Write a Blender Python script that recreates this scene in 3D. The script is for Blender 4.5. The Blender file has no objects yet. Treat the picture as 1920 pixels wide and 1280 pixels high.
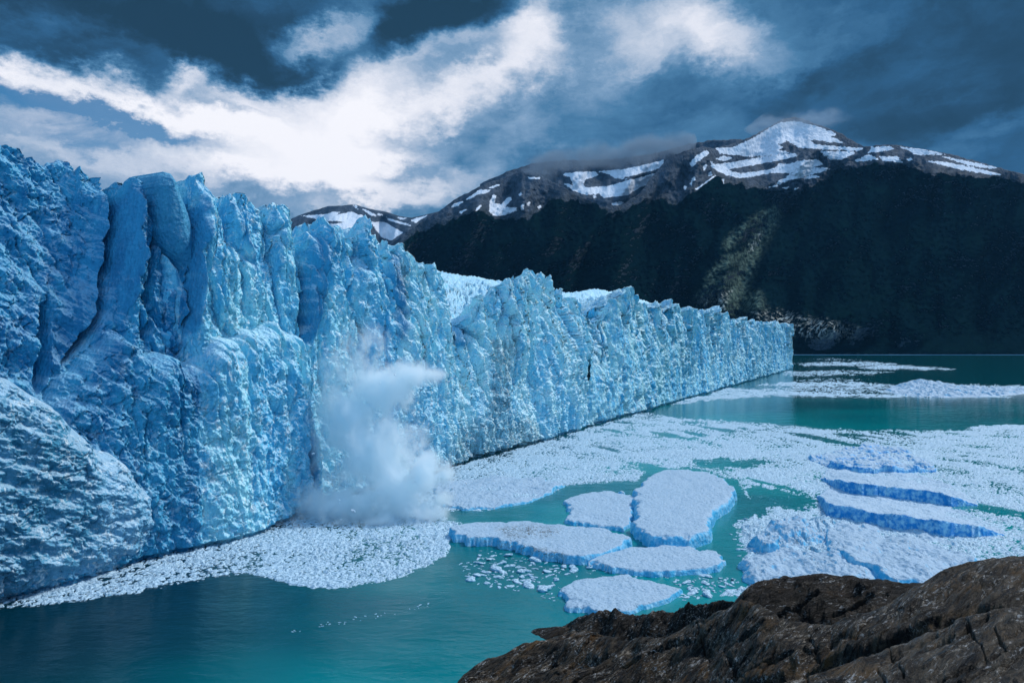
import bpy, math, random
import numpy as np
from mathutils import Vector
random.seed(7)
RNG = np.random.default_rng(11)
C = bpy.context.scene.collection
SC = bpy.context.scene
# ---------------------------------------------------------------- camera model
# pinhole: 24 mm on 36 mm film, level, 36 m above the lake.  A photo pixel (1920 wide) is only used to
# measure where things stand; everything gets its real distance, height and thickness in metres.
F, CX, YH, CAMZ = 1280.0, 960.0, 652.0, 36.0
cam = bpy.data.cameras.new('camera'); camo = bpy.data.objects.new('camera', cam); C.objects.link(camo)
cam.lens = 24; cam.sensor_width = 36; cam.clip_start = 0.5; cam.clip_end = 60000
camo.location = (0, 0, CAMZ); camo.rotation_euler = (math.radians(90), 0, 0)
cam.shift_y = (YH - 640) / 1920
SC.camera = camo

def ground(px, py, z=0.0):
    px = np.asarray(px, float); py = np.asarray(py, float)
    Y = F * (CAMZ - z) / (py - YH)
    return (px - CX) / F * Y, Y
def at(px, py, Y):
    return np.stack([(px - CX) / F * Y, Y + 0 * px, CAMZ + (YH - py) / F * Y], -1)
def sstep(a, b, x):
    t = np.clip((x - a) / (b - a), 0, 1); return t * t * (3 - 2 * t)

# ---------------------------------------------------------------- numpy noise
def _h(ix, iy, seed):
    n = (ix.astype(np.int64) * 374761393 + iy.astype(np.int64) * 668265263 + seed * 1274126177) & 0xffffffff
    n = ((n ^ (n >> 13)) * 1274126177) & 0xffffffff
    n = ((n ^ (n >> 15)) * 2246822519) & 0xffffffff
    return ((n ^ (n >> 16)) & 0xffffff) / float(0x1000000)
def perlin(x, y, seed=0):
    x, y = np.broadcast_arrays(np.asarray(x, float), np.asarray(y, float))
    ix = np.floor(x); iy = np.floor(y); fx = x - ix; fy = y - iy
    u = fx * fx * fx * (fx * (fx * 6 - 15) + 10); v = fy * fy * fy * (fy * (fy * 6 - 15) + 10)
    def g(ox, oy):
        a = _h(ix + ox, iy + oy, seed) * 2 * math.pi
        return np.cos(a) * (fx - ox) + np.sin(a) * (fy - oy)
    return ((g(0, 0) * (1 - u) + g(1, 0) * u) * (1 - v) + (g(0, 1) * (1 - u) + g(1, 1) * u) * v) * 1.5
def fbm(x, y, seed=0, octv=5, lac=2.03, gain=.5):
    s = 0; a = 1; t = 0
    for o in range(octv):
        s = s + a * perlin(x, y, seed + o * 17); t += a; a *= gain; x = x * lac + 3.7; y = y * lac - 1.3
    return s / t * 1.6
def ridged(x, y, seed=0, octv=4, lac=2.1, gain=.55):
    s = 0; a = 1; t = 0
    for o in range(octv):
        s = s + a * (1 - np.abs(perlin(x, y, seed + o * 13)) * 1.7); t += a; a *= gain; x = x * lac + 5.1; y = y * lac + 2.2
    return s / t
def worley(x, y, seed=0, jit=.9):
    """F1, F2, cell value, offset from the cell's point"""
    x, y = np.broadcast_arrays(np.asarray(x, float), np.asarray(y, float))
    ix = np.floor(x); iy = np.floor(y)
    f1 = np.full(x.shape, 9.); f2 = np.full(x.shape, 9.); cid = np.zeros(x.shape); dx1 = np.zeros(x.shape); dy1 = np.zeros(x.shape)
    for oy in (-1, 0, 1):
        for ox in (-1, 0, 1):
            cx_ = ix + ox; cy_ = iy + oy
            dx = cx_ + .5 + jit * (_h(cx_, cy_, seed) - .5) - x; dy = cy_ + .5 + jit * (_h(cx_, cy_, seed + 31) - .5) - y
            d = np.sqrt(dx * dx + dy * dy); m = d < f1
            f2 = np.where(m, f1, np.minimum(f2, d)); cid = np.where(m, _h(cx_, cy_, seed + 77), cid)
            dx1 = np.where(m, dx, dx1); dy1 = np.where(m, dy, dy1); f1 = np.where(m, d, f1)
    return f1, f2, cid, dx1, dy1
def facets(x, y, seed=0):
    """broken-ice look: every cell a tilted chip with sunk edges, about -1..1"""
    f1, f2, c, dx, dy = worley(x, y, seed)
    a = c * 40.0
    return (c - .5) * .9 + .9 * (np.cos(a) * dx + np.sin(a) * dy) - .55 * (1 - sstep(0, .22, f2 - f1))

# ---------------------------------------------------------------- polygons
def sdpoly(px, py, poly):
    """signed distance, positive inside"""
    px = np.asarray(px, float); py = np.asarray(py, float)
    P = np.asarray(poly, float); d = np.full(px.shape, 1e18); ins = np.zeros(px.shape, bool)
    for i in range(len(P)):
        ax, ay = P[i - 1]; bx, by = P[i]
        ex, ey = bx - ax, by - ay; wx = px - ax; wy = py - ay
        t = np.clip((wx * ex + wy * ey) / (ex * ex + ey * ey + 1e-12), 0, 1)
        d = np.minimum(d, (wx - ex * t) ** 2 + (wy - ey * t) ** 2)
        c = (ay > py) != (by > py)
        with np.errstate(divide='ignore', invalid='ignore'):
            ins ^= c & (px < (bx - ax) * (py - ay) / (by - ay) + ax)
    return np.where(ins, 1, -1) * np.sqrt(d)

# ---------------------------------------------------------------- mesh output
def tag(o, label=None, cat=None, group=None, kind=None):
    if label: o['label'] = label
    if cat: o['category'] = cat
    if group: o['group'] = group
    if kind: o['kind'] = kind
    return o
def empty(name, loc=(0, 0, 0)):
    o = bpy.data.objects.new(name, None); o.location = loc; C.objects.link(o); return o
def raw_mesh(name, V, Q, mat, parent=None, attrs=None, smooth=True, vnorm=None, origin=None):
    V = np.asarray(V, float)
    off = np.array(parent.location) if parent else (np.zeros(3) if origin is None else np.asarray(origin, float))
    V = V - off
    me = bpy.data.meshes.new(name)
    V = np.ascontiguousarray(V, np.float32); Q = np.ascontiguousarray(Q, np.int32); k = Q.shape[1]
    me.vertices.add(len(V)); me.vertices.foreach_set('co', V.ravel())
    me.loops.add(Q.size); me.loops.foreach_set('vertex_index', Q.ravel())
    me.polygons.add(len(Q)); me.polygons.foreach_set('loop_start', np.arange(0, Q.size, k, dtype=np.int32))
    me.polygons.foreach_set('use_smooth', np.full(len(Q), smooth, bool))
    for n, a in (attrs or {}).items():
        at_ = me.attributes.new(n, 'FLOAT', 'POINT'); at_.data.foreach_set('value', np.ascontiguousarray(a, np.float32))
    me.update(calc_edges=True)
    if vnorm is not None:
        me.normals_split_custom_set_from_vertices(np.asarray(vnorm, np.float32).tolist())
    me.materials.append(mat)
    o = bpy.data.objects.new(name, me); C.objects.link(o)
    if parent: o.parent = parent
    else: o.location = off
    return o
def grid_faces(nr, nc):
    i = np.arange(nr * nc).reshape(nr, nc)
    return np.stack([i[:-1, :-1], i[:-1, 1:], i[1:, 1:], i[1:, :-1]], -1).reshape(-1, 4)
def grid_normals(P):
    du = np.gradient(P, axis=1); dv = np.gradient(P, axis=0)
    n = np.cross(du, dv); n /= np.linalg.norm(n, axis=-1, keepdims=True) + 1e-12
    return n
def grid_mesh(name, P, mat, parent=None, fmask=None, attrs=None, smooth=True, vnorm=None, origin=None):
    """P: rows x cols x 3, rows going away or up, columns to the right"""
    nr, nc = P.shape[:2]
    Q = grid_faces(nr, nc)
    V = P.reshape(-1, 3)
    A = {k: np.broadcast_to(a, (nr, nc)).reshape(-1) for k, a in (attrs or {}).items()}
    N = None if vnorm is None else vnorm.reshape(-1, 3)
    if fmask is not None:
        Q = Q[fmask.reshape(-1)]
        if len(Q) == 0: return None
        used = np.unique(Q); remap = np.full(len(V), -1, np.int64); remap[used] = np.arange(len(used))
        Q = remap[Q]; V = V[used]; A = {k: a[used] for k, a in A.items()}
        if N is not None: N = N[used]
    return raw_mesh(name, V, Q, mat, parent, A, smooth, N, origin)

# ---------------------------------------------------------------- material helpers
class NT:
    def __init__(s, tree): s.t = tree; s.t.nodes.clear()
    def n(s, typ, **kw):
        nd = s.t.nodes.new(typ)
        for k, v in kw.items(): setattr(nd, k, v)
        return nd
    def l(s, a, b): s.t.links.new(a, b)
    def put(s, sock, v):
        if hasattr(v, 'is_output') or isinstance(v, bpy.types.NodeSocket): s.l(v, sock)
        else: sock.default_value = v
    def m(s, op, a, b=0., c=None, clamp=False):
        nd = s.n('ShaderNodeMath', operation=op, use_clamp=clamp); s.put(nd.inputs[0], a); s.put(nd.inputs[1], b)
        if c is not None: s.put(nd.inputs[2], c)
        return nd.outputs[0]
    def vm(s, op, a, b=(0, 0, 0), sc=None):
        nd = s.n('ShaderNodeVectorMath', operation=op); s.put(nd.inputs[0], a)
        if op not in ('LENGTH', 'NORMALIZE'): s.put(nd.inputs[1], b)
        if sc is not None: s.put(nd.inputs['Scale'], sc)
        return nd.outputs['Value'] if op in ('LENGTH', 'DOT_PRODUCT') else nd.outputs[0]
    def mix(s, f, a, b, blend='MIX'):
        nd = s.n('ShaderNodeMix', data_type='RGBA', blend_type=blend, clamp_factor=True)
        s.put(nd.inputs['Factor'], f)
        for i, v in ((6, a), (7, b)):
            s.put(nd.inputs[i], v if not isinstance(v, tuple) else (*v, 1)[:4])
        return nd.outputs[2]
    def noise(s, vec, scale, detail=4, rough=.55, dist=0., col=False, lac=2.):
        nd = s.n('ShaderNodeTexNoise'); s.put(nd.inputs['Vector'], vec); nd.inputs['Scale'].default_value = scale
        nd.inputs['Detail'].default_value = detail; nd.inputs['Roughness'].default_value = rough; nd.inputs['Distortion'].default_value = dist
        nd.inputs['Lacunarity'].default_value = lac
        return nd.outputs['Color' if col else 'Fac']
    def voro(s, vec, scale, feature='F1', out='Distance', rnd=1.):
        nd = s.n('ShaderNodeTexVoronoi', feature=feature); s.put(nd.inputs['Vector'], vec); nd.inputs['Scale'].default_value = scale
        nd.inputs['Randomness'].default_value = rnd
        return nd.outputs[out]
    def map(s, vec, loc=(0, 0, 0), rot=(0, 0, 0), scale=(1, 1, 1), typ='POINT'):
        nd = s.n('ShaderNodeMapping', vector_type=typ); s.put(nd.inputs[0], vec)
        nd.inputs[1].default_value = loc; nd.inputs[2].default_value = rot; nd.inputs[3].default_value = scale
        return nd.outputs[0]
    def range(s, v, a, b, c=0., d=1., smooth=True):
        nd = s.n('ShaderNodeMapRange', interpolation_type='SMOOTHSTEP' if smooth else 'LINEAR'); s.put(nd.inputs[0], v)
        for i, q in enumerate((a, b, c, d)): nd.inputs[i + 1].default_value = q
        return nd.outputs[0]
    def ramp(s, v, stops, interp='LINEAR'):
        nd = s.n('ShaderNodeValToRGB'); s.put(nd.inputs[0], v); cr = nd.color_ramp; cr.interpolation = interp
        while len(cr.elements) < len(stops): cr.elements.new(.5)
        for e, (p, c) in zip(cr.elements, stops): e.position = p; e.color = (*c, 1)
        return nd.outputs[0]
    def attr(s, name): return s.n('ShaderNodeAttribute', attribute_name=name).outputs['Fac']
    def pos(s): return s.n('ShaderNodeNewGeometry').outputs['Position']
    def coord(s, out='Object'): return s.n('ShaderNodeTexCoord').outputs[out]
    def bump(s, h, dist, strength=1., normal=None):
        nd = s.n('ShaderNodeBump'); s.put(nd.inputs['Height'], h); nd.inputs['Distance'].default_value = dist; nd.inputs['Strength'].default_value = strength
        if normal is not None: s.l(normal, nd.inputs['Normal'])
        return nd.outputs[0]
def material(name):
    m = bpy.data.materials.new(name); m.use_nodes = True
    return m, NT(m.node_tree)
def principled(nt, base, rough=.6, spec=.4, normal=None, **kw):
    b = nt.n('ShaderNodeBsdfPrincipled'); nt.put(b.inputs['Base Color'], base if not isinstance(base, tuple) else (*base, 1)[:4])
    nt.put(b.inputs['Roughness'], rough); nt.put(b.inputs['Specular IOR Level'], spec)
    if normal is not None: nt.l(normal, b.inputs['Normal'])
    for k, v in kw.items(): nt.put(b.inputs[k.replace('_', ' ')], v)
    o = nt.n('ShaderNodeOutputMaterial'); nt.l(b.outputs[0], o.inputs['Surface'])
    return b
# ================================================================ sky and sun
SUN_AZ, SUN_EL = math.radians(62), math.radians(48)      # to the right of the view, above the lake
def azel(px, py):
    u = (px - CX) / F; return math.atan(u), math.atan((YH - py) / F * math.cos(math.atan(u)))
w = bpy.data.worlds.new('World'); SC.world = w; w.use_nodes = True
nt = NT(w.node_tree)
d = nt.coord('Generated')
sx = nt.n('ShaderNodeSeparateXYZ'); nt.l(d, sx.inputs[0]); dx, dy, dz = sx.outputs
az = nt.m('ARCTAN2', dx, dy); el = nt.m('ARCSINE', dz)
cb = nt.n('ShaderNodeCombineXYZ'); nt.l(az, cb.inputs[0]); nt.l(el, cb.inputs[1]); ae = cb.outputs[0]
# cloud sheet overhead: direction projected on a flat layer, so the texture shrinks towards the horizon
inv = nt.m('DIVIDE', 1., nt.m('ADD', nt.m('MAXIMUM', dz, 0.), .22))
pl = nt.n('ShaderNodeCombineXYZ'); nt.l(nt.m('MULTIPLY', dx, inv), pl.inputs[0]); nt.l(nt.m('MULTIPLY', dy, inv), pl.inputs[1]); pl = pl.outputs[0]
wn = nt.noise(nt.map(ae, scale=(1., 1.7, 1)), 3.6, 7, .66, 0., True)
wn2 = nt.noise(nt.map(ae, scale=(1., 1.5, 1)), 15., 6, .68, 0., True)
warp = nt.vm('ADD', ae, nt.vm('SCALE', nt.vm('SUBTRACT', wn, (.5, .5, .5)), sc=.17))
warp = nt.vm('ADD', warp, nt.vm('SCALE', nt.vm('SUBTRACT', wn2, (.5, .5, .5)), sc=.060))
def field(blobs, start):
    acc = start
    for (x, y, rx, ry, rot, amp) in blobs:
        a, e = azel(x, y)
        mp = nt.map(warp, (a, e, 0), (0, 0, math.radians(rot)), (rx / F, ry / F, 1.), 'TEXTURE')
        g = nt.n('ShaderNodeTexGradient', gradient_type='SPHERICAL'); nt.l(mp, g.inputs[0])
        g = nt.range(g.outputs['Fac'], 0, 1)
        amp *= 1.0
        acc = nt.m('MULTIPLY_ADD', g, amp, acc)
    return acc
BRIGHT = [(540, 245, 540, 190, 6, .80), (230, 190, 360, 62, -8, .62), (780, 190, 380, 170, 36, .42), (940, 110, 300, 120, 54, .42), (1000, 90, 130, 90, 60, .35), (620, 340, 440, 100, 0, .78), (40, 118, 240, 48, 2, .62), (150, 300, 460, 110, 0, .30),
          (1350, 52, 190, 70, -20, .42), (1240, 40, 330, 110, 0, .26), (1130, 110, 330, 150, 34, .26), (1480, 110, 360, 60, 24, .10), (1500, 300, 300, 50, 5, .06), (590, 74, 170, 46, 28, .6), (690, 40, 80, 60, 45, .25), (340, 135, 80, 36, 40, .5), (350, 280, 210, 34, 3, .55), (270, 292, 60, 22, 10, .2), (1850, 268, 300, 40, 14, .16), (90, 235, 170, 26, -6, .2), (20, 25, 120, 40, 0, .12),
          (1130, 270, 300, 70, 0, .06)]
DARK = [(260, 20, 640, 120, 2, -.34), (195, 138, 240, 50, -4, -.66), (520, 125, 150, 50, 6, -.60), (420, 85, 280, 66, 0, -.36), (840, 15, 230, 84, 16, -.60), (760, 70, 120, 50, 20, -.16), (1920, 80, 420, 360, 0, -.16), (1410, 182, 190, 52, 6, -.12), (1770, 212, 330, 50, -3, -.13), (1660, 70, 280, 44, 25, -.09),
        (700, 338, 160, 36, 4, -.60), (745, 272, 160, 50, 14, -.50), (350, 340, 280, 44, 0, -.28), (470, 378, 150, 36, 0, -.3), (1090, 300, 280, 40, 0, -.06), (890, 240, 240, 66, 36, -.40), (800, 320, 140, 40, 20, -.2), (640, 396, 300, 20, 0, -.2), (440, 200, 70, 16, -6, -.24), (860, 135, 200, 46, 22, -.42), (1090, 60, 70, 110, 50, -.12)]
L = field(DARK, field(BRIGHT, .32))
nz = nt.noise(nt.map(pl, rot=(0, 0, .5), scale=(1., .8, 1)), 1.4, 7, .6, .6)
nz2 = nt.noise(nt.map(ae, rot=(0, 0, -.35), scale=(1., 2.2, 1)), 6., 6, .6, .9)
L = nt.m('ADD', L, nt.m('MULTIPLY', nt.m('SUBTRACT', nz, .5), nt.range(az, .12, .5, .42, .32)))
L = nt.m('ADD', L, nt.m('MULTIPLY', nt.m('SUBTRACT', nz2, .5), nt.range(az, .05, .45, .48, .30)))
nz3 = nt.noise(nt.map(warp, rot=(0, 0, -.45), scale=(1., 2., 1)), 9., 6, .62, .5)
L = nt.m('ADD', L, nt.m('MULTIPLY', nt.m('SUBTRACT', nz3, .5), nt.range(L, .1, .9, .26, .62)))
L = nt.m('ADD', L, nt.range(el, .5, 1.2, 0, .20))                       # unseen sky overhead, brightened to add ambient light
L = nt.m('ADD', L, nt.range(dy, .2, -.8, 0, .08))                        # same added brightness behind the viewer
cl = nt.ramp(nt.m('MULTIPLY', L, .78), [(0., (.014, .045, .080)), (.10, (.019, .063, .122)), (.21, (.029, .108, .225)), (.33, (.068, .195, .355)), (.46, (.20, .335, .51)), (.62, (.47, .555, .69)), (.80, (.74, .77, .86)), (1., (.93, .93, .98))])
sky = nt.n('ShaderNodeTexSky', sky_type='NISHITA'); sky.sun_disc = False; sky.sun_elevation = SUN_EL; sky.sun_rotation = SUN_AZ
sky.altitude = 200; sky.air_density = 1.3; sky.dust_density = .6; sky.ozone_density = 1.2
B = field([(130, 212, 330, 42, -8, 1.3), (260, 240, 160, 30, -8, .7), (180, 278, 200, 30, -4, .9), (20, 60, 100, 40, 0, .25)], 0.)
B = nt.m('MULTIPLY', B, nt.range(nz2, .30, .58, .45, 1.))
clear = nt.mix(1., sky.outputs[0], (.20, .58, .85), 'MULTIPLY')
col = nt.mix(nt.m('MINIMUM', B, .92), nt.vm('SCALE', cl, sc=10.), clear)
# invented blue fill light: unseen sky behind the viewer and high overhead
bk = nt.m('MULTIPLY', nt.m('MAXIMUM', nt.range(dy, .15, -.45), nt.range(el, .62, 1.1)), nt.range(nz, .2, .7, .95, .65))
col = nt.mix(bk, col, (3.2, 5.8, 9.4))
bg = nt.n('ShaderNodeBackground'); nt.l(col, bg.inputs[0]); bg.inputs[1].default_value = .1
o = nt.n('ShaderNodeOutputWorld'); nt.l(bg.outputs[0], o.inputs['Surface'])
w.cycles.sampling_method = 'MANUAL'; w.cycles.sample_map_resolution = 1024

sun = bpy.data.lights.new('sun', 'SUN'); suno = bpy.data.objects.new('sun', sun); C.objects.link(suno)
sun.energy = 3.0; sun.angle = math.radians(10); sun.color = (1., .975, .94)
sd_ = Vector((math.sin(SUN_AZ) * math.cos(SUN_EL), math.cos(SUN_AZ) * math.cos(SUN_EL), math.sin(SUN_EL)))
suno.rotation_euler = sd_.to_track_quat('Z', 'Y').to_euler(); suno.location = (60, 40, 300)
SC.view_settings.view_transform = 'Standard'; SC.view_settings.look = 'None'; SC.view_settings.gamma = 1; SC.view_settings.exposure = 0.08
SC.render.engine = 'CYCLES'; SC.cycles.use_denoising = True; SC.cycles.max_bounces = 20; SC.cycles.diffuse_bounces = 4; SC.cycles.glossy_bounces = 3
SC.cycles.transparent_max_bounces = 16; SC.cycles.volume_bounces = 20; SC.cycles.caustics_reflective = False; SC.cycles.caustics_refractive = False

# ================================================================ materials
WALL_ANG = math.atan2(.888, .459)
def ice_material(name, pale, blue, deep, streak=.5, snow=.5, bump=1., fine=1., frost=1.):
    m, nt = material(name); p = nt.pos()
    q = nt.map(p, rot=(0, 0, -WALL_ANG))
    n1 = nt.noise(nt.map(q, scale=(.10, .10, .03)), 1., 5, .6, .4)
    n2 = nt.noise(nt.map(q, scale=(.55, .55, .22)), 1., 5, .65, .3)
    n3 = nt.noise(p, 2.2 * fine, 4, .6)
    f = nt.range(nt.m('ADD', nt.m('MULTIPLY', n1, .55), nt.m('MULTIPLY', n2, .45)), .40, .60)
    c = nt.mix(nt.m('MULTIPLY', f, streak), pale, blue)
    pit = nt.range(nt.m('ADD', nt.m('MULTIPLY', n2, .5), nt.m('MULTIPLY', n3, .5)), .43, .35)
    c = nt.mix(nt.m('MULTIPLY', pit, .75), c, deep)
    fr = nt.noise(nt.map(q, scale=(.7, .7, .45)), 1., 6, .72)                 # frost and crumbled snow caught on the face
    c = nt.mix(nt.range(fr, .54, .64, 0, .85 * frost), c, (.84, .94, .98))
    c = nt.mix(nt.m('MULTIPLY', nt.attr('bare_shaded'), nt.range(n2, .25, .5, .6, .95)), c, nt.mix(f, (.012, .19, .40), (.04, .36, .62)))  # shade of recesses and fin sides painted as darker blue
    up = nt.n('ShaderNodeSeparateXYZ'); nt.l(nt.n('ShaderNodeNewGeometry').outputs['Normal'], up.inputs[0])
    sn = nt.m('MULTIPLY', nt.range(nt.m('ADD', up.outputs[2], nt.m('MULTIPLY', nt.m('SUBTRACT', n3, .5), .7)), .30, .62), snow)
    c = nt.mix(sn, c, (.62, .80, .92))
    dn = nt.m('MULTIPLY', nt.attr('dirt'), nt.range(nt.m('ADD', nt.m('MULTIPLY', n2, .5), nt.m('MULTIPLY', n3, .5)), .42, .56))
    c = nt.mix(nt.m('MULTIPLY', dn, .7), c, (.13, .16, .17))
    v = nt.voro(nt.map(q, scale=(1, 1, .7)), 1.6 * fine)
    h = nt.m('ADD', nt.m('MULTIPLY', nt.noise(p, 1.1 * fine, 6, .65), 1.), nt.m('MULTIPLY', v, .5))
    principled(nt, c, .55, .3, nt.bump(h, .75 * bump / fine, .95))
    return m
M_ICE = ice_material('glacier_ice', (.36, .82, .95), (.035, .46, .78), (.008, .19, .44), .8, .5)
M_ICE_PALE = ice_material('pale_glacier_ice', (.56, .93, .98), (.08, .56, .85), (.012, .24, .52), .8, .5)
M_ICE_BLUE = ice_material('dimmed_blue_ice', (.055, .42, .66), (.006, .21, .44), (.004, .12, .25), .95, .25, 1., 1., .35)  # blue ice with the dimness of the left end put into its colour
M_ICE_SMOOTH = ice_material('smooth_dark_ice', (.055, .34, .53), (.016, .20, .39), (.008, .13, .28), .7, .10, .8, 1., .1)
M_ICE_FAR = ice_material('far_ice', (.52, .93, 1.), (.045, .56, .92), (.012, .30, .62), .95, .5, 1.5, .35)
M_RUBBLE = ice_material('snowy_ice_rubble', (.24, .56, .80), (.03, .28, .46), (.010, .17, .28), .9, .5, 1.2)

def floe_material(name, top, side, lo=.45, hi=.8, jit=.3, pit=(.53, .66), deep=(.16, .27, .36)):
    m, nt = material(name); p = nt.pos()
    up = nt.n('ShaderNodeSeparateXYZ'); nt.l(nt.n('ShaderNodeNewGeometry').outputs['Normal'], up.inputs[0])
    n2 = nt.noise(p, .9, 5, .65); n3 = nt.noise(p, 3., 4, .6)
    t = nt.mix(nt.range(n2, .45, .7, 0, .55), top, (.40, .54, .68))
    t = nt.mix(nt.range(n3, *pit, 0, .85), t, deep)
    c = nt.mix(nt.range(nt.m('ADD', up.outputs[2], nt.m('MULTIPLY', nt.m('SUBTRACT', n3, .5), jit)), lo, hi), nt.mix(nt.range(n2, .4, .65), side, (.30, .62, .82)), t)
    dn = nt.m('MULTIPLY', nt.attr('dirt'), nt.range(nt.m('ADD', nt.m('MULTIPLY', n2, .4), nt.m('MULTIPLY', n3, .6)), .48, .58))
    c = nt.mix(dn, c, (.07, .075, .07))
    h = nt.m('ADD', nt.noise(p, 1.6, 5, .6), nt.m('MULTIPLY', nt.voro(p, 1.4), .4))
    principled(nt, c, .6, .25, nt.bump(h, .35, .9))
    return m
M_FLOE = floe_material('floe_snow_and_ice', (.35, .48, .60), (.05, .42, .70), .55, .88, .2)
M_SLAB = floe_material('tilted_slab_ice', (.40, .53, .65), (.008, .25, .62), .72, .93, .1)
M_BRASH = floe_material('brash_ice', (.48, .66, .78), (.08, .34, .50), pit=(.44, .60), deep=(.13, .25, .36))

def water_material():
    m, nt = material('glacial_water'); p = nt.pos()
    n1 = nt.noise(nt.map(p, rot=(0, 0, .3), scale=(1, 1.6, 1)), .012, 3, .5)
    c = nt.mix(nt.range(n1, .35, .65), (.0, .14, .165), (.0, .25, .26))
    sx = nt.n('ShaderNodeSeparateXYZ'); nt.l(p, sx.inputs[0])                       # darkening on the left painted in for the cliff's dark reflection
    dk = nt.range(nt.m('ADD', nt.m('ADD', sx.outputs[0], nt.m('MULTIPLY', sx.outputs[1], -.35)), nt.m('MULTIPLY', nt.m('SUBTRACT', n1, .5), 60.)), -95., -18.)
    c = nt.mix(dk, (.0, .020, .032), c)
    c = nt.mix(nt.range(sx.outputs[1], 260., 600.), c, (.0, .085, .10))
    h = nt.m('ADD', nt.m('MULTIPLY', nt.noise(nt.map(p, rot=(0, 0, .35), scale=(.55, 1., 1)), .9, 5, .6, .2), .35), nt.m('MULTIPLY', nt.noise(nt.map(p, scale=(.6, 1., 1)), .17, 3, .5), 1.))
    principled(nt, c, .07, .5, nt.bump(h, .6, .38), IOR=1.33)
    return m
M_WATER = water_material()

def rock_material(name, dark, mid, pale, warm, ang=.6):
    m, nt = material(name); p = nt.pos()
    q = nt.map(nt.map(p, rot=(0, 0, -ang)), scale=(.30, 1.15, .9))
    n0 = nt.noise(p, .22, 4, .6); n1 = nt.noise(q, .9, 7, .74, .8); n2 = nt.noise(q, 3.0, 6, .78, .9); n3 = nt.noise(p, .35, 5, .65); n4 = nt.noise(nt.map(q, scale=(1, .6, 1)), 4.5, 5, .78, .9)
    c = nt.mix(nt.range(n1, .42, .60), dark, mid)
    c = nt.mix(nt.m('MULTIPLY', nt.range(n0, .48, .64), nt.range(n1, .4, .6)), c, warm)
    c = nt.mix(nt.m('MULTIPLY', nt.range(n2, .54, .64), nt.range(n3, .42, .60)), c, pale)
    c = nt.mix(nt.m('MULTIPLY', nt.range(n4, .55, .63), nt.range(n3, .40, .56)), c, (.56, .55, .54))
    c = nt.mix(nt.range(nt.m('ADD', nt.m('MULTIPLY', n2, .5), nt.m('MULTIPLY', nt.noise(q, 1.2, 5, .7, .4), .5)), .50, .42), c, (.003, .003, .004))
    h = nt.m('ADD', nt.m('ADD', nt.m('MULTIPLY', n1, 1.), nt.m('MULTIPLY', n2, .40)), nt.m('MULTIPLY', n4, .14))
    principled(nt, c, nt.range(n2, .4, .6, .4, .8), .22, nt.bump(h, 1.2, 1.))
    return m
M_ROCK = rock_material('wet_schist', (.004, .003, .0025), (.088, .067, .046), (.42, .36, .29), (.13, .068, .023))
M_ROCK_DARK = rock_material('dark_wet_rock', (.005, .004, .004), (.020, .014, .009), (.22, .18, .14), (.055, .028, .011), .3)
M_ROCK_SLAB = rock_material('grey_brown_slab_rock', (.018, .014, .011), (.115, .090, .064), (.40, .35, .29), (.13, .074, .03), .75)

def mountain_material():
    m, nt = material('mountain_rock_and_snow'); p = nt.pos()
    n = nt.noise(p, .012, 6, .65); n2 = nt.noise(nt.map(p, scale=(1, 1, .35)), .05, 4, .6)
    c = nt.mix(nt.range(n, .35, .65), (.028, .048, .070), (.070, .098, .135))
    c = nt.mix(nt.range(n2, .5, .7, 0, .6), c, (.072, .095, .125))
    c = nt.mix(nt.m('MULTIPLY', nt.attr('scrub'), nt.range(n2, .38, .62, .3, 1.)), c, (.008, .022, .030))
    c = nt.mix(nt.m('MULTIPLY', nt.attr('scree'), nt.range(n2, .42, .6)), c, (.20, .22, .20))
    n4 = nt.noise(nt.map(p, scale=(1, 1, .5)), .045, 6, .75)
    c = nt.mix(nt.range(nt.m('ADD', nt.attr('snow'), nt.m('MULTIPLY', nt.m('SUBTRACT', n4, .5), 1.3)), .40, .62), c, (.76, .81, .88))
    principled(nt, c, .85, .15, nt.bump(nt.m('ADD', n, n2), 22., .8))
    return m
M_MOUNT = mountain_material()
def forest_material():
    m, nt = material('dark_forest'); p = nt.pos()
    n = nt.noise(p, .03, 5, .7); n2 = nt.noise(p, .006, 3, .6)
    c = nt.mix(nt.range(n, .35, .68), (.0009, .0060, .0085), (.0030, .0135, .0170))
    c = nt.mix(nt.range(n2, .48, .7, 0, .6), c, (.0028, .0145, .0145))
    c = nt.mix(nt.m('MULTIPLY', nt.attr('meadow'), nt.range(n, .40, .60, .2, 1.)), c, (.10, .145, .115))
    c = nt.mix(nt.m('MULTIPLY', nt.attr('scree'), nt.range(n, .48, .62)), c, (.46, .47, .43))
    principled(nt, c, .95, .0, nt.bump(n, 5., .4))
    return m
M_FOREST = forest_material()
# ================================================================ the glacier
O0 = np.array(ground(0, 1118)); O1 = np.array(ground(1490, 690))
DV = (O1 - O0) / np.linalg.norm(O1 - O0); NB = np.array([-DV[1], DV[0]])     # along the front, and into the ice
S_END = np.linalg.norm(O1 - O0)
def ray_plane(px, b):
    """where the sight line of column px meets the upright plane b metres behind the waterline of the front: s, Y"""
    rx = (px - CX) / F
    # O0 + DV s + NB b = Y (rx, 1)
    ax = O0[0] + NB[0] * b; ay = O0[1] + NB[1] * b
    s = (rx * ay - ax) / (DV[0] - rx * DV[1])
    return s, ay + DV[1] * s
def wpos(s, b, z):
    return np.stack([O0[0] + DV[0] * s + NB[0] * b, O0[1] + DV[1] * s + NB[1] * b, z], -1)

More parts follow.
